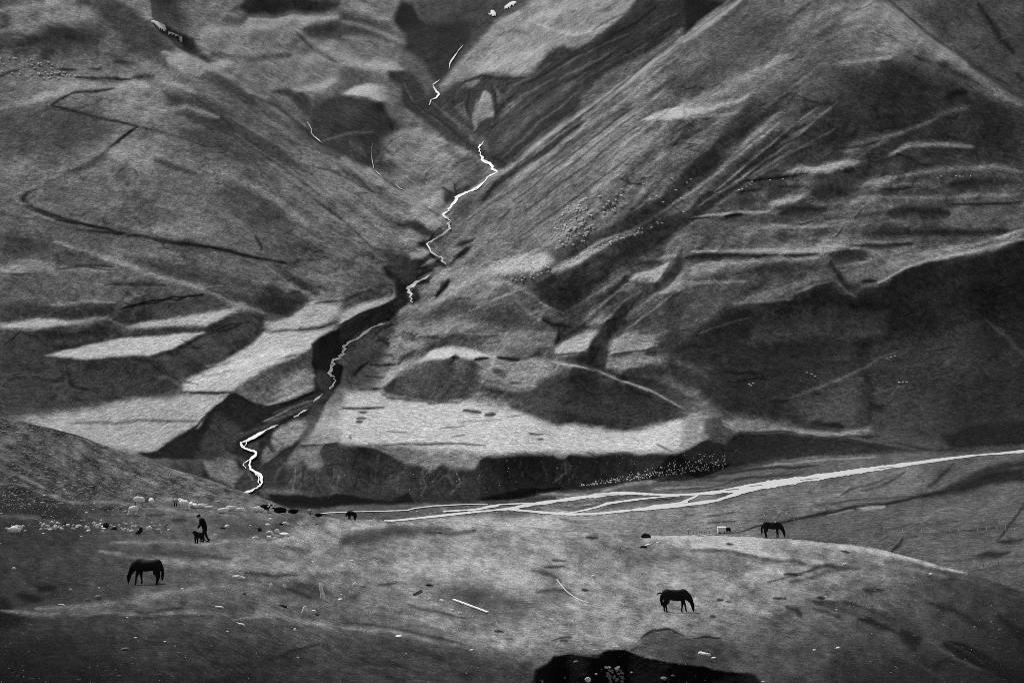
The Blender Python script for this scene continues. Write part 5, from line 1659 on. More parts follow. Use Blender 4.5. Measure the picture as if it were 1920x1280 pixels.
for hx, hy, hz, sd in hands:      # five short chains per hand, curled into the dog's coat
    for f in range(5):
        dy = (f-2)*.017; l = (.055, .075, .082, .076, .06)[f]
        if f == 0: P = [(hx, hy-.03*sd, hz), (hx+.02, hy-.055*sd, hz-.02), (hx+.035, hy-.06*sd, hz-.05)]
        else: P = [(hx, hy+dy, hz-.01), (hx+l*.7, hy+dy, hz-.04), (hx+l*.8, hy+dy, hz-.08)]
        obj('finger', tube_mesh('finger', P, [.010, .009, .007], 6), pr, M_SKIN)
CJ = [(-.01,0,.84,.19,.17),(.03,0,1.02,.16,.19),(.09,0,1.20,.16,.21),(.17,0,1.36,.14,.21),(.21,0,1.45,.085,.10)]; CE = [(0,1),(1,2),(2,3),(3,4)]
for sd in (1, -1): limb(CJ, CE, 3, [(.20, .20*sd, 1.36, .09), (.30, .24*sd, 1.10, .072), (.44, .16*sd, .92, .055)])
obj('coat', skin_mesh('coat', CJ, CE, 1, 2, .008), pr, M_COAT)
TJ = [(0,0,.90,.16,.18)]; TE = []
for sd in (1, -1):
    limb(TJ, TE, 0, [(-.02+(.0 if sd > 0 else .04), .10*sd, .82, .115), (-.06 if sd > 0 else .10, .11*sd, .47, .085), (-.24 if sd > 0 else .05, .11*sd, .12, .065)])
obj('trousers', skin_mesh('trousers', TJ, TE, 0, 2, .006), pr, M_TROU)
for sd in (1, -1):
    x0 = -.26 if sd > 0 else .05
    obj('boot', skin_mesh('boot', [(x0, .11*sd, .20, .06), (x0, .11*sd, .07, .06), (x0+.13, .12*sd, .045, .052), (x0+.19, .12*sd, .04, .04)], [(0,1),(1,2),(2,3)], 0, 1), pr, M_BOOT)
obj('cap', skin_mesh('cap', [(.34,0,1.69,.09,.10),(.36,0,1.735,.075,.08),(.46,0,1.66,.03,.07)], [(0,1),(0,2)], 0, 1), pr, M_COAT)
obj('nose', tube_mesh('nose', [(.44,0,1.62),(.475,0,1.585),(.455,0,1.57)], [.01,.016,.012], 6), pr, M_SKIN)
for sd in (1, -1): obj('ear', rock_mesh('ear', 2, .018, .01, .03, 1, .8, True), pr, M_SKIN).location = (.34, .088*sd, 1.60)
dg_ = root('dog', foot(NEAR, 373, 1018), math.pi+1.0, 'shaggy black dog standing in front of the bending herder', 'dog', scale=.98)
DJ = [(-.22,0,.50,.15,.17),(0,0,.55,.16,.19),(.22,0,.60,.15,.19),(.36,0,.70,.10,.12),(.44,0,.80,.085,.095),(.55,0,.78,.055,.06),(.64,0,.75,.035,.04)]; DE = [(i, i+1) for i in range(6)]
for sd in (1, -1):
    limb(DJ, DE, 0, [(-.28,.09*sd,.36,.09),(-.36,.10*sd,.22,.05),(-.33,.10*sd,.06,.045),(-.28,.10*sd,.03,.045)])
    limb(DJ, DE, 2, [(.24,.09*sd,.40,.075),(.26,.09*sd,.20,.05),(.26,.09*sd,.06,.045),(.30,.09*sd,.03,.045)])
obj('body', skin_mesh('dog_body', DJ, DE, 1, 2, .03, 2), dg_, M_GOAT)
obj('tail', tube_mesh('tail', [(-.34,0,.60),(-.48,.02,.66),(-.58,.03,.82),(-.52,.03,.93)], [.04,.06,.06,.015], 7), dg_, M_GOAT)
for sd in (1, -1): obj('ear', tube_mesh('ear', [(.42,.06*sd,.88),(.40,.10*sd,.86),(.40,.12*sd,.78)], [.02,.03,.008], 6, flat=.5), dg_, M_GOAT)

# ---------------------------------------------------------------- sheep and goats near the brow
def sheep(name, pose, wool, face_m, seed, horns=False, cat='sheep'):
    r = root(name, (0, 0, 0))
    lie = pose == 'lying'
    z = .30 if lie else .58
    W_ = [(-.36,0,z,.23,.24),(-.12,0,z+.03,.27,.28),(.12,0,z+.02,.27,.28),(.32,0,z+.03,.20,.22)]
    obj('fleece', skin_mesh('fleece', W_, [(0,1),(1,2),(2,3)], 1, 2, .045, seed), r, wool)
    hz = {'standing': .78, 'grazing': .16, 'lying': .52}[pose]; hx = {'standing': .66, 'grazing': .66, 'lying': .58}[pose]
    H = [(.34,0,z+.05,.12),(.50,0,(z+hz)/2+.05,.08),(hx,0,hz,.075),(hx+(.14 if pose != 'grazing' else .06),0,hz-(.05 if pose != 'grazing' else .12),.045)]
    obj('head', skin_mesh('sheep_head', H, [(0,1),(1,2),(2,3)], 0, 1), r, face_m)
    for sd in (1, -1): obj('ear', tube_mesh('ear', [(hx-.03,.05*sd,hz+.04),(hx-.05,.13*sd,hz+.03),(hx-.06,.17*sd,hz)], [.02,.028,.006], 5, flat=.5), r, face_m)
    if not lie:
        for x in (-.34, .30):
            for sd in (1, -1): obj('leg', tube_mesh('leg', [(x,.11*sd,.48),(x+.01,.11*sd,.26),(x,.11*sd,.0)], [.06,.035,.03], 6), r, face_m)
    if horns:
        for sd in (1, -1): obj('horn', tube_mesh('horn', [(hx-.04,.03*sd,hz+.06),(hx-.12,.06*sd,hz+.20),(hx-.24,.10*sd,hz+.24)], [.022,.018,.005], 6), r, M_HOOF)
    return r
KIND = {'ws': ('sheep','standing',M_WOOL,M_FACE,1,False), 'wg': ('sheep','grazing',M_WOOL,M_WOOL,2,False), 'wl': ('sheep','lying',M_WOOL,M_WOOL,3,False),
        'gs': ('sheep','standing',M_WOOLG,M_GOAT,4,False), 'bl': ('goat','lying',M_GOAT,M_GOAT,6,True), 'bs': ('goat','standing',M_GOAT,M_GOAT,7,True), 'wf': ('goat','standing',M_WOOL,M_WOOL,8,True)}
proto = {}
GS, GG = 'sheep resting along the far brow of the meadow', 'goats at the far brow of the meadow'
for u, v, k, rz, sc, lab in [
  (260,948,'ws',math.pi-.1,1.05,'white sheep standing side-on facing left, at the foot of the scree'),
  (284,949,'ws',math.pi/2+.3,.95,'white sheep seen from behind beside the one standing side-on'),
  (250,966,'wg',-math.pi/2-.7,1.0,'white sheep grazing towards the viewer, below the one standing side-on'),
  (329,949,'gs',math.pi/2+.2,.95,'grey sheep standing with its back turned at the left end of the resting row'),
  (346,955,'wg',-.75,1.1,'large white sheep with its head lowered to the right, above the herder'),
  (338,947,'ws',2.3,.8,'white sheep half hidden behind the grazing one above the herder'),
  (358,951,'wl',math.pi/2,.95,'round white sheep lying right behind the grazing one above the herder'),
  (366,952,'wl',math.pi/2+.4,.9,'round white sheep lying to the right of its twin above the herder'),
  (379,952,'wl',.3,.9,'white sheep lying apart above and right of the herder'),
  (391,954,'wl',.2,.65,'smallest white lamb lying in the resting row'),
  (419,962,'wl',.2,1.05,'white sheep lying nearest, with shade under it, right of the herder'),
  (432,957,'wl',0,.95,'white sheep lying behind and right of the nearest one'),
  (450,959,'wl',.1,.8,'low white sheep lying between the herder and the goats'),
  (484,960,'wl',math.pi,1.15,'long white sheep lying just left of the black goat'),
  (26,1000,'wl',math.pi+.2,1.05,'white sheep lying in front at the left edge of the meadow'),
  (32,996,'wl',.4,1.0,'white sheep lying behind its neighbour at the left edge of the meadow'),
  (497,961,'bs',.2,.95,'black goat standing beside the pale goat'),
  (504,961,'wf',-math.pi/2,.95,'pale horned goat facing the viewer'),
  (525,962,'bl',math.pi,1.1,'black goat lying with raised head at the end of the scree'),
  (550,963,'bl',0,1.0,'black goat lying low, right of the one with raised head'),
  (581,966,'gs',math.pi/2,.8,'pale-backed dark sheep, small, standing before the riverbed'),
  (597,967,'bl',0,.8,'small black goat lying right of the pale-backed sheep')]:
    name, pose, wool, fm, seed, hn = KIND[k]
    p = foot(NEAR, u, max(v, float(np.interp(u, edge_u, edge_v))+1.5), .02); cat = name
    if k not in proto:
        o = proto[k] = sheep(name, pose, wool, fm, seed, hn); o.location = p; o.rotation_euler = (0, 0, rz); o.scale = (sc*.84,)*3
        tag(o, lab, cat, GS if cat == 'sheep' else GG)
    else: copy_tree(proto[k], p, rz, lab, sc*(.74 if k in ('wl', 'bl') else .84))
# shaggy dark yak-like calf on the brow
cf = root('calf', foot(NEAR, 659, 974.5, .03), math.pi-.5, 'shaggy black calf standing alone on the brow before the riverbed', 'calf', scale=.76)
obj('body', skin_mesh('calf_body', [(-.45,0,.78,.20,.24),(-.1,0,.82,.24,.27),(.25,0,.85,.23,.28),(.48,0,.80,.15,.2),(.64,0,.62,.12,.13),(.74,0,.48,.085,.09)]+[(-.46,.13,.45,.10),(-.46,.13,.05,.06),(-.46,-.13,.45,.10),(-.46,-.13,.05,.06),(.28,.13,.45,.09),(.28,.13,.05,.06),(.28,-.13,.45,.09),(.28,-.13,.05,.06)],
    [(0,1),(1,2),(2,3),(3,4),(4,5),(0,6),(6,7),(0,8),(8,9),(2,10),(10,11),(2,12),(12,13)], 1, 2, .04, 3), cf, M_GOAT)
obj('tail', tube_mesh('tail', [(-.64,0,.92),(-.70,0,.70),(-.68,0,.40)], [.03,.04,.05], 6), cf, M_GOAT)
for sd in (1, -1): obj('ear', tube_mesh('ear', [(.60,.09*sd,.70),(.60,.20*sd,.70)], [.03,.02], 5), cf, M_GOAT)

COL.objects.link(mtn); COL.objects.link(meadow)
# ---------------------------------------------------------------- far flocks: every sheep is one
def tiny_sheep(seed):
    bm = bmesh.new()
    def ell(c, r, seg=6, ring=4):
        g = bmesh.ops.create_uvsphere(bm, u_segments=seg, v_segments=ring, radius=1)
        for v in g['verts']: v.co = Vector((v.co.x*r[0]+c[0], v.co.y*r[1]+c[1], v.co.z*r[2]+c[2]))
    ell((0, 0, .54), (.60, .36, .22), 8, 6); ell((.60, 0, .48 if seed else .75), (.17, .09, .11))
    for x in (-.32, .32):
        for y in (-.12, .12): ell((x, y, .22), (.05, .05, .24), 4, 3)
    me = bpy.data.meshes.new('far_sheep'); bm.to_mesh(me); bm.free(); me.materials.append(M_WOOL)
    me.polygons.foreach_set('use_smooth', [True]*len(me.polygons)); return me
TINY = [tiny_sheep(0), tiny_sheep(1)]
rgs = random.Random(12)
def inside(p, P):
    c = False; n = len(P)
    for i in range(n):
        a, b = P[i], P[(i+1) % n]
        if (a[1] > p[1]) != (b[1] > p[1]) and p[0] < (b[0]-a[0])*(p[1]-a[1])/(b[1]-a[1])+a[0]: c = not c
    return c
def far_sheep(u, v, label, group, sc=1.0):
    o = bpy.data.objects.new('sheep', TINY[rgs.random() < .5]); COL.objects.link(o)
    o.location = FARS.at(u, v)+Vector((0, 0, -.05)); o.rotation_euler = (0, 0, rgs.uniform(0, 6.28)); o.scale = (1.12*sc*rgs.uniform(.85, 1.15),)*3
    return tag(o, label, 'sheep', group)
def scatter(P, n, label, group, sc=1.0):
    us = [p[0] for p in P]; vs_ = [p[1] for p in P]; k = 0
    while k < n:
        q = (rgs.uniform(min(us), max(us)), rgs.uniform(min(vs_), max(vs_)))
        if inside(q, P): far_sheep(*q, label, group, sc); k += 1
def along(P, n, jit, label, group, sc=1.0):
    for k in range(n):
        t = rgs.random()*(len(P)-1.001); i = int(t); f = t-i
        far_sheep(P[i][0]*(1-f)+P[i+1][0]*f+rgs.gauss(0, jit), P[i][1]*(1-f)+P[i+1][1]*f+rgs.gauss(0, jit), label, group, sc)
LF, GF = 'tiny white sheep of the big flock grazing across the slope right of the gorge', 'big flock on the slope right of the gorge'
scatter([(1030,440),(1050,395),(1110,360),(1180,350),(1175,385),(1120,430),(1060,468),(1030,470)], 62, LF, GF, 1.2)
scatter([(915,497),(960,482),(1010,478),(1035,485),(1015,508),(960,512)], 30, LF, GF, 1.0)
scatter([(1020,470),(1100,430),(1110,450),(1040,475)], 16, LF, GF)
scatter([(930,505),(1000,500),(1005,530),(970,540)], 12, LF, GF)
along([(1000,520),(1040,505),(1090,480),(1130,463),(1180,442),(1230,425),(1290,398)], 34, 3, 'tiny white sheep strung out along the narrow pale rib below the big flock', 'line of sheep on the pale rib', 1.05)
scatter([(1180,340),(1300,330),(1290,380),(1190,400)], 10, LF, GF)
scatter([(1040,420),(1060,390),(1120,375),(1100,420),(1050,455)], 26, LF, GF)
LG, GG2 = 'tiny white sheep of the flock on the bench high at the left', 'flock on the high left bench'
scatter([(0,112),(40,108),(110,122),(112,150),(60,152),(0,142)], 44, LG, GG2, 1.05)
along([(90,138),(120,141),(150,144)], 16, 2, LG, GG2, 1.05)
for u, v in [(1392,357),(1400,352),(1407,348),(1410,343),(1444,340),(1468,338),(1386,359),(1758,335),(1765,333),(1793,332),(1800,333),(1806,333),(1820,332)]:
    far_sheep(u, v, 'tiny white sheep on the level benches of the right-hand slope', 'scattered sheep on the right benches', 1.0)
for u, v in [(1405,722),(1412,720),(1408,725),(1513,700),(1522,703),(1528,707),(1670,672),(1678,669),(1664,674),(1686,719),(1693,718),(1700,718)]:
    far_sheep(u, v, 'tiny pale sheep in the shade of the dark right-hand slope', 'sheep in the shaded gully', .85)

# ---------------------------------------------------------------- single stones, boards and posts on the meadow
RK = [rock_mesh('rock', s, 1, 1, 1, 2) for s in range(1, 9)]
def variant(me, m):
    c = me.copy(); c.materials.clear(); c.materials.append(m); return c
RM = {('p', i): variant(r, M_STONE) for i, r in enumerate(RK)}
RM.update({('g', i): variant(r, M_GREY) for i, r in enumerate(RK)}); RM.update({('d', i): variant(r, M_DARK) for i, r in enumerate(RK)})
nrock = [0]
def stone(u, v, wpx, hpx, k, label, group=None, rot=None, cat='stone', name='stone', dpx=None, sheet=None):
    sh = sheet or NEAR; p = sh.at(u, v); sc = p.y/F; i = nrock[0] % 8; nrock[0] += 1
    o = bpy.data.objects.new(name, RM[k, i]); COL.objects.link(o)
    w, h = wpx*sc*.62, hpx*sc*.62; d = (dpx*sc*.62 if dpx else w*.8)
    o.scale = (w, d, h); o.location = p+Vector((0, 0, h*.45)); o.rotation_euler = rot or (rgs.uniform(-.2, .2), rgs.uniform(-.25, .25), rgs.uniform(-.3, .3))
    return tag(o, label, cat, group)
for a in [
 (448,1084,22,7,'p','broad flat pale slab lying between the left horse and the row of upright stones'),
 (508,1101,6,10,'p','left one of two small upright pale stones on the meadow'),
 (534,1102,6,9,'p','right one of two small upright pale stones on the meadow'),
 (458,1114,7,6,'g','small grey stone tipped up below the flat slab'),
 (412,1139,18,5,'p','low pale slab at the edge of the dark hollow left of the forked stone'),
 (454,1172,14,5,'p','narrow pale slanting stone in the lower left meadow',None,(0,.45,0)),
 (553,1182,6,6,'p','pale pebble alone below the forked stone'),
 (548,1178,4,4,'g','tiny grey stone touching the pale pebble below the forked stone'),
 (589,1147,8,5,'p','small pale stone right of the forked stone'),
 (594,1153,10,4,'d','dark flat clod under the small pale stone beside the forked one'),
 (530,1137,16,5,'d','dark clod on the meadow track left of the forked stone'),
 (665,1098,10,8,'p','pale stone at the left end of a faint scrape'),
 (678,1099,14,5,'g','grey slab beside the pale stone in the faint scrape'),
 (660,1053,9,5,'p','pale stone alone on the pale rise'),
 (637,1124,11,3,'p','thin pale slab right of the weathered stump'),
 (640,1116,4,4,'p','pale pebble above the thin slab right of the stump'),
 (807,1125,8,7,'p','pale stone just below the dark tilted board'),
 (829,1128,10,6,'p','pale stone between the tilted board and the long plank',None,(0,.3,0)),
 (848,1145,7,5,'p','upper of two pale stones below the long plank'),
 (861,1151,8,6,'p','lower of two pale stones below the long plank'),
 (804,1097,12,4,'d','black flat lump above the tilted board'),
 (824,999,10,6,'g','grey stone on the far meadow beyond the shallow hollow'),
 (886,994,9,3,'g','flat grey stone near the far edge of the meadow'),
 (1113,1081,7,5,'p','pale stone near the end of the rope'),
 (1235,1018,9,4,'p','pale stone under the dark bush'),
 (1214,1022,12,3,'p','flat pale slab just below the dark bush'),
 (1206,1027,12,6,'d','dark lump below the flat slab under the bush'),
 (1583,1059,9,5,'p','white stone on the right shoulder of the meadow'),
 (1745,1077,8,4,'p','white stone low on the far right shoulder'),
 (1572,1215,9,4,'p','pale stone in the dark lower right of the meadow'),
 (1527,1219,6,4,'p','small pale stone left of another in the dark lower right'),
 (1317,1227,14,8,'p','biggest white stone on the mound above the earth bank'),
 (1327,1229,10,7,'p','white stone joined to the biggest one on the mound'),
 (1338,1234,9,4,'p','small flat white stone right of the pair on the mound'),
 (1116,1218,8,3,'p','pale stone on the rim of the earth bank'),
 (1154,1212,11,3,'p','flat pale stone on the highest point of the earth bank rim'),
 (748,1193,14,4,'p','pale flat stone at the head of the dark slope below the track'),
 (885,1219,9,4,'p','pale stone on the bright strip above the dark slope'),
 (186,1103,4,4,'p','pale pebble near the left horse'),
 (27,1067,7,6,'p','pale stone alone near the left edge'),
 (165,1126,8,6,'g','grey stone at the foot of the left hollow'),
 (184,1123,11,10,'g','pointed grey stone at the foot of the left hollow'),
 (133,1106,5,4,'p','small pale stone in the left hollow'),
 (116,1134,11,3,'p','flat pale stone on the track at the left'),
 (342,1105,6,5,'p','pale stone just right of the left horse'),
 (236,1218,16,6,'g','grey stone half sunk in the dark lower left'),
 (426,988,9,6,'p','pale stone right of the herder',),
 (418,991,10,5,'d','dark stone beside the pale one right of the herder'),
 (404,1003,6,4,'p','small pale stone on the rise right of the herder'),
 (198,989,11,12,'d','dark blocky boulder among the pale stones at the left'),
 (121,986,7,8,'d','black upright stone behind the pale rubble at the left'),
 (214,993,9,7,'d','round dark stone right of the blocky boulder'),
 (280,992,11,9,'p','pale hollow-looking stone right of the dark stump'),
 (183,990,7,10,'p','pale upright stone leaning on the blocky boulder'),
 (487,996,8,10,'d','dark pointed stone left of the pale heap'),
 (536,984,12,8,'p','rounded pale stone above the pale heap'),
 (527,984,7,5,'d','dark stone touching the rounded pale stone above the heap'),
 (502,985,9,5,'p','flat pale stone above the dark pointed one'),
 (519,998,9,8,'p','pale stone topmost in the heap'),
 (505,1001,12,8,'p','pale stone on the left side of the heap'),
 (505,1010,10,9,'p','round pale stone lowest in the heap'),
 (516,1011,9,7,'p','pale stone touching the lowest one in the heap'),
 (534,1003,18,6,'p','long pale stone at the right end of the heap'),
 (518,1005,16,4,'g','grey stone wedged in the middle of the heap'),
 (479,1010,11,6,'p','pale stone alone left of the heap'),
 (507,975,7,5,'p','small pale stone between the heap and the goats'),
 (594,983,6,4,'g','grey stone right of the heap on the slope'),
 (47,996,5,4,'p','pale pebble beside the two lying sheep')]:
    u, v, w, h, k, lab = a[:6]; grp = a[6] if len(a) > 6 else None; rot = a[7] if len(a) > 7 else None
    stone(u, v, w, h, k, lab, grp, rot)
# rubble strewn in front of the scree: stones nobody could tell apart
rub = [(60+rgs.random()*150, 984+rgs.gauss(0, 1)*5+abs(rgs.gauss(0, 4))) for _ in range(60)]+[(205+rgs.random()*130, 990+rgs.gauss(0, 4)) for _ in range(34)]
for u, v in rub:
    stone(u, v, rgs.uniform(3, 8), rgs.uniform(2.5, 6), rgs.choice('ppg'), 'pale stone in the band of rubble between the lying sheep and the herder', 'band of pale rubble stones at the left')

def joined_stones(name, m, places, kind='stuff', bury=.2):
    """very many small stones, one mesh"""
    base = np.array([v.co[:] for v in rock_mesh('t', 3, 1, 1, 1, 1).vertices]); tri = None
    t = rock_mesh('t', 3, 1, 1, 1, 1); tri = np.array([p.vertices[:] for p in t.polygons])
    V, Fc = [], []; k = 0; nb = len(base)
    for p, sx, sy, sz in places:
        a = rgs.uniform(0, 6.28); c, s_ = math.cos(a), math.sin(a); q = base*(1+rgs.uniform(-.2, .2))
        R = np.stack([q[:, 0]*c-q[:, 1]*s_, q[:, 0]*s_+q[:, 1]*c, q[:, 2]], -1)*np.array([sx, sy, sz])+np.array(p[:])
        V.append(R); Fc.append(tri+k); k += nb
    me = bpy.data.meshes.new(name); me.from_pydata(np.concatenate(V).tolist(), [], np.concatenate(Fc).tolist())
    o = obj(name, me, None, m); return tag(o, None, None, None, kind)
def near_stones(n, fn, lo, hi):
    out = []
    while len(out) < n:
        u, v = fn(); e = float(np.interp(u, edge_u, edge_v))
        if v < e+2 or v > 1290: continue
        p = NEAR.at(u, v); sc = p.y/F*rgs.uniform(lo, hi)*(1+2*(rgs.random() < .04)); out.append((p, sc, sc*.8, sc*rgs.uniform(.3, .6)))
    return out
bright = near_stones(760, lambda: (rgs.uniform(-100, 2000), rgs.uniform(970, 1290)), .5, 1.35)
bright += near_stones(520, lambda: (abs(rgs.gauss(0, 230)), 950+rgs.gauss(0, 22)), .6, 1.3)
bright += near_stones(90, lambda: (1640+rgs.gauss(0, 50), 1125+rgs.gauss(0, 22)), .7, 1.4)
joined_stones('loose_pale_stones', M_STONE, bright)
# slabs and chips of the left scree
sc1 = near_stones(5200, lambda: (rgs.uniform(-60, 560), rgs.uniform(775, 950)), .7, 2.0)
joined_stones('scree_chips', M_GREY, [(p, a*1.2, b, c) for p, a, b, c in sc1])
sc2 = near_stones(1500, lambda: (rgs.uniform(-60, 560), rgs.uniform(775, 955)), .5, 1.5)
joined_stones('dark_scree_chips', M_DARK, sc2)
# pale boulders fallen at the foot of the cliff
out = []
while len(out) < 340:
    t = rgs.random(); u = 1090+t*270; hh = (4+26*t*(1-.3*abs(t-.85)))*abs(rgs.gauss(0, .55)); v = 912-t*34-hh
    if v < 845: continue
    p = FARS.at(u, v); s_ = rgs.uniform(.14, .34); out.append((p, s_, s_, s_*1.1))
while len(out) < 460:
    u = rgs.uniform(520, 1350); v = rgs.uniform(850, 925); p = FARS.at(u, v); s_ = rgs.uniform(.10, .24); out.append((p, s_, s_, s_))
while len(out) < 760:
    u = rgs.uniform(700, 1500); v = rgs.uniform(946, 992); p = FARS.at(u, v); s_ = rgs.uniform(.12, .26); out.append((p, s_*1.3, s_, s_*.5))
joined_stones('fallen_boulders', M_STONE, out)

# forked upright pale stone
p = foot(NEAR, 571, 1150); fk = root('forked_stone', p, 0, 'pale upright forked stone like a letter A, beside the meadow track', 'stone')
obj('prong', tube_mesh('prong', [(-.14,0,-.05),(-.06,0,.16),(.0,.0,.36)], [.06,.055,.03], 5), fk, M_STONE)
obj('prong', tube_mesh('prong', [(.17,.02,-.05),(.10,.02,.16),(.03,.01,.38)], [.05,.05,.03], 5), fk, M_STONE)
# weathered stump
p = foot(NEAR, 604, 1124); st = root('tree_stump', p, 0, 'tall weathered pale stump standing split on the meadow', 'stump')
obj('trunk', tube_mesh('trunk', [(.05,0,-.1),(.02,0,.2),(-.03,.0,.5),(-.07,0,.78),(-.10,0,.9)], [.13,.11,.095,.085,.04], 7), st, M_WOOD)
obj('splinter', tube_mesh('splinter', [(.12,0,-.1),(.14,.02,.2),(.10,.0,.42)], [.06,.05,.01], 5), st, M_WOOD)
obj('snag', tube_mesh('snag', [(-.06,0,.80),(-.16,0,.87)], [.035,.015], 5), st, M_WOOD)
# dark broken stump
p = foot(NEAR, 262, 1001); s2 = root('tree_stump', p, 0, 'black broken stump leaning over beside the pale rubble', 'stump')
obj('trunk', tube_mesh('trunk', [(-.35,0,-.03),(-.1,0,.10),(.06,.0,.26),(.12,0,.46)], [.05,.13,.16,.12], 7), s2, M_DARK)
obj('snag', tube_mesh('snag', [(.05,0,.42),(-.08,0,.5)], [.05,.03], 5), s2, M_DARK)
# boards
def laid(name, a, b, wid, th, m, label, cat, lift=.06, ends=0):
    A, B = NEAR.at(*a), NEAR.at(*b); L = (B-A).length; me = box_mesh(name, L, wid, th, .01)
    o = obj(name, me, None, m); o.location = (A+B)/2+Vector((0, 0, lift)); d = (B-A).normalized()
    o.rotation_mode = 'QUATERNION'; o.rotation_quaternion = d.to_track_quat('X', 'Z'); return tag(o, label, cat)
laid('plank', (850, 1126), (915, 1150), .14, .07, M_WOOD, 'long pale plank lying on the meadow slope', 'plank')
A = NEAR.at(775, 1116); b = obj('board', box_mesh('board', .62, .22, .05, .008), None, M_DWOOD); b.location = A+Vector((.27, 0, .14)); b.rotation_euler = (.75, -.48, -.1); tag(b, 'short dark board tilted up out of the grass', 'board')
# rope with a knotted end
P = [NEAR.at(u, v)+Vector((0, 0, .05)) for u, v in [(1045,1089),(1049,1093),(1054,1100),(1060,1107),(1068,1114),(1077,1120),(1088,1126),(1100,1130),(1112,1133)]]
o0 = P[0]; rp = root('tether_rope', o0, 0, 'pale tether rope curving over the grass left of the right-hand horse', 'rope')
obj('rope', tube_mesh('rope', [q-o0 for q in P], .030, 6), rp, M_ROPE); obj('knot', rock_mesh('knot', 3, .12, .1, .09, 2, .8, True), rp, M_ROPE)

# stacked stones showing in the earth bank
cb = NEAR.at(1150, 1262); k = 0
st_ = root('dry_stone_stack', cb, 0, 'stack of grey flat stones showing in the dark earth bank', 'stone wall')
for row, (v, us) in enumerate([(1250,[1136,1144,1153,1158]),(1256,[1139,1148,1157,1163]),(1261,[1137,1146,1155,1165]),(1266,[1134,1142,1151,1160]),(1271,[1136,1145,1155,1164]),(1276,[1140,1150,1159]),(1281,[1136,1147,1157]),(1286,[1141,1152])]):
    for u in us:
        p = NEAR.at(u+rgs.uniform(-2.5, 2.5)+row*.9, v+rgs.uniform(-1.6, 1.6)); s_ = p.y/F; o = bpy.data.objects.new('stone', RM['p' if row < 1 else 'g', k % 8]); k += 1; COL.objects.link(o)
        o.parent = st_; o.location = p-cb+Vector((0, -.10, 0)); o.scale = (rgs.uniform(5.5, 9.0)*s_*.62, .16, rgs.uniform(3.0, 5.0)*s_*.62)
        o.rotation_euler = (0, rgs.uniform(-.1, .35), rgs.uniform(-.2, .2))
for u, v, w, h, kk, lab in [(1102,1273,10,9,'p','pale lump sticking out of the earth bank left of the stone stack'),(1117,1261,5,4,'p','small pale stone between the rim and the lump in the earth bank'),(1016,1274,4,4,'p','pale stone at the left corner of the earth bank'),
   (1059,1268,5,4,'g','grey stone in the left part of the earth bank'),(1245,1270,12,6,'g','grey slab in the right part of the earth bank'),(1262,1264,6,4,'g','small grey stone above the slab in the right part of the bank'),(1080,1238,9,4,'g','grey stone close under the rim at the left of the bank'),(1184,1258,4,3,'p','tiny pale stone right of the stone stack')]:
    o = stone(u, v, w, h, kk, lab); o.location += Vector((0, -.12, -.05))

# dark bush on the brow
bp_ = NEAR.at(1211, 1008); bu = root('bush', bp_, 0, 'low round dark bush on the far brow of the meadow', 'bush')
bm = bmesh.new()
for _ in range(420):
    a = rgs.uniform(0, 6.28); e = rgs.random()**.6; x, y, z = math.cos(a)*e*.42, math.sin(a)*e*.35, rgs.random()*.42*math.sqrt(max(0, 1-e*e*.8))
    c = Vector((x, y, z)); d = Vector((rgs.gauss(0, 1), rgs.gauss(0, 1), rgs.gauss(0, 1))).normalized()*.05; e2 = d.orthogonal().normalized()*.04
    bm.faces.new([bm.verts.new(c-d-e2), bm.verts.new(c+d-e2), bm.verts.new(c+d*1.3+e2), bm.verts.new(c-d+e2)])
me = bpy.data.meshes.new('foliage'); bm.to_mesh(me); bm.free(); obj('foliage', me, bu, M_BUSH)
obj('stem', tube_mesh('stem', [(0,0,-.1),(.02,0,.12),(.05,0,.28)], [.04,.03,.015], 6), bu, M_DWOOD)

# ---------------------------------------------------------------- across the river: hut, low wall, fence
hp = FARS.at(1353, 998); hs = hp.y/F
hut = root('hut', hp, .06, 'small white box-shaped hut beside the dirt track', 'hut')
obj('wall', box_mesh('wall', 15.5*hs, 2.2, 10.5*hs, .03), hut, M_PAINT)
obj('roof', box_mesh('roof', 16.3*hs, 2.5, .08, .02, 10.5*hs+.004), hut, M_PAINT)
obj('window', box_mesh('window', .5, .03, .4, 0, 1.1, .55, -1.118), hut, M_PAINT)
obj('wheel', tube_mesh('wheel', [(-.8,-1.25,.22),(-.8,-1.05,.22)], .24, 14), hut, M_RUBBER)
obj('wheel', tube_mesh('wheel', [(.8,-1.25,.22),(.8,-1.05,.22)], .24, 14), hut, M_RUBBER)
cp = FARS.at(1365, 996); ct = root('cart', cp, .1, 'small dark covered cart parked against the right end of the white hut', 'cart')
obj('body', box_mesh('body', 1.7, 1.3, .75, .08, .35), ct, M_COAT); obj('cover', rock_mesh('cover', 5, .85, .65, .35, 3, .8, True), ct, M_COAT).location = (0, 0, 1.1)
for x in (-.5, .5): obj('wheel', tube_mesh('wheel', [(x,-.72,.27),(x,-.60,.27)], .27, 14), ct, M_RUBBER)
wl = root('low_wall', FARS.at(1316, 1004), 0, 'low whitish wall of loose blocks left of the hut', 'wall'); b0 = wl.location.copy()
for i in range(13):
    u = 1297+i*3.1; p = FARS.at(u, 1003.5+.6*math.sin(i)); q = obj('block', RM['p', i % 8], wl); q.location = p-b0+Vector((0, 0, .12)); q.scale = (.38, .3, rgs.uniform(.14, .3))
fn = root('fence', FARS.at(1310, 1000), 0, 'leaning wooden fence posts behind the low whitish wall', 'fence'); f0 = fn.location.copy()
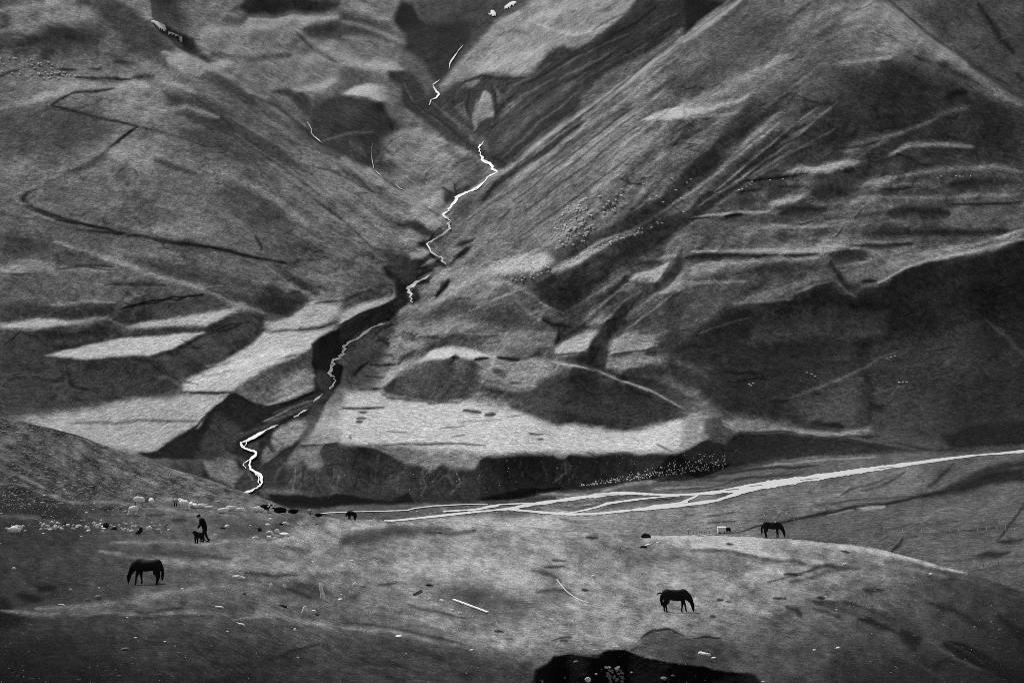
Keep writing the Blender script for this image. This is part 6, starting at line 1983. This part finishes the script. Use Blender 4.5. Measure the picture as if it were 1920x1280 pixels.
for u in (1291,1294,1300,1306,1311,1316,1320,1325,1330):
    p = FARS.at(u, 1001)-f0; l = rgs.uniform(-.25, .25); obj('post', tube_mesh('post', [p, p+Vector((l*.5, 0, .6)), p+Vector((l, 0, rgs.uniform(.9, 1.4)))], .07, 6), fn, M_DWOOD)
f2 = root('fence', FARS.at(1700, 1000), 0, 'long line of thin fence posts crossing the pasture at the right', 'fence'); f0 = f2.location.copy()
for i in range(17):
    u = 1640+i*17.5; v = 1000-i*.3+1.2*math.sin(i*1.7); p = FARS.at(u, v)-f0; obj('post', tube_mesh('post', [p-Vector((0,0,.1)), p+Vector((rgs.uniform(-.08, .08), 0, rgs.uniform(1.0, 1.6)))], .06, 5), f2, M_WOOD)
f3 = root('fence', FARS.at(1860, 1060), 0, 'row of fence posts low in the pasture at the right edge', 'fence'); f0 = f3.location.copy()
for i in range(9):
    u = 1830+i*14; v = 1064-i*1.6; p = FARS.at(u, v)-f0; obj('post', tube_mesh('post', [p-Vector((0,0,.1)), p+Vector((rgs.uniform(-.08, .08), 0, rgs.uniform(1.0, 1.6)))], .055, 5), f3, M_DWOOD)

# ---------------------------------------------------------------- grass: short tufts over the near meadow
grass_mat = bpy.data.materials.new('grass_blade'); grass_mat.use_nodes = True; _n = grass_mat.node_tree; _N = _n.nodes
_N.remove(_N['Principled BSDF']); _a = _N.new('ShaderNodeAttribute'); _a.attribute_name = 'cover'  # blades take the same painted light and shade as the meadow
_d = _N.new('ShaderNodeBsdfDiffuse'); _t = _N.new('ShaderNodeBsdfTranslucent'); _x = _N.new('ShaderNodeMixShader'); _x.inputs[0].default_value = .5
_n.links.new(_a.outputs['Fac'], _d.inputs['Color']); _n.links.new(_a.outputs['Fac'], _t.inputs['Color'])
_n.links.new(_d.outputs[0], _x.inputs[1]); _n.links.new(_t.outputs[0], _x.inputs[2]); _n.links.new(_x.outputs[0], _N['Material Output'].inputs[0])
def grass(n):
    rs = np.random.default_rng(9)
    u = rs.uniform(-60, 1980, n*2); v = 960+rs.random(n*2)**.8*345
    e = np.interp(u, edge_u, edge_v); ok = (v > e+1.5); u, v = u[ok][:n], v[ok][:n]; n = len(u)
    i = (v-ms.v0)/ms.step; j = (u-ms.u0)/ms.step; a, b = i.astype(int), j.astype(int); f, g = i-a, j-b
    Y = (MY[a, b]*(1-g)+MY[a, b+1]*g)*(1-f)+(MY[a+1, b]*(1-g)+MY[a+1, b+1]*g)*f
    x_, z_ = ray(u, v); C = np.stack([x_*Y, Y, z_*Y], -1)
    cov_shade = CV_SHADE[a, b]; sc = Y/F; h = sc*rs.uniform(.8, 2.2, n); w = sc*rs.uniform(.6, 1.4, n)
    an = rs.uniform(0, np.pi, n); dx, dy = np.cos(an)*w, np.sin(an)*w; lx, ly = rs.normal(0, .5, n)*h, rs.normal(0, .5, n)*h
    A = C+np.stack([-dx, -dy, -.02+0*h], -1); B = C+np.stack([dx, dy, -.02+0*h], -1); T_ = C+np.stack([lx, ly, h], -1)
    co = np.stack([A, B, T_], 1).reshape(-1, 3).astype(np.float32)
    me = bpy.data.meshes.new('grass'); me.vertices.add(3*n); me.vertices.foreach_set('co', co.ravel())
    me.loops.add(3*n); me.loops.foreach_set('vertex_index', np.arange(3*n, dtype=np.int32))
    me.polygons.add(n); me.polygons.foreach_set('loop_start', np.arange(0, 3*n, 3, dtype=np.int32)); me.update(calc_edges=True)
    at = me.attributes.new('cover', 'FLOAT', 'POINT'); at.data.foreach_set('value', np.repeat(np.clip(cov_shade*rs.uniform(1.2, 2.3, n), 0, .8), 3).astype(np.float32))
    me.materials.append(grass_mat); o = bpy.data.objects.new('grass', me); COL.objects.link(o); tag(o, None, None, None, 'stuff')
grass(170000)
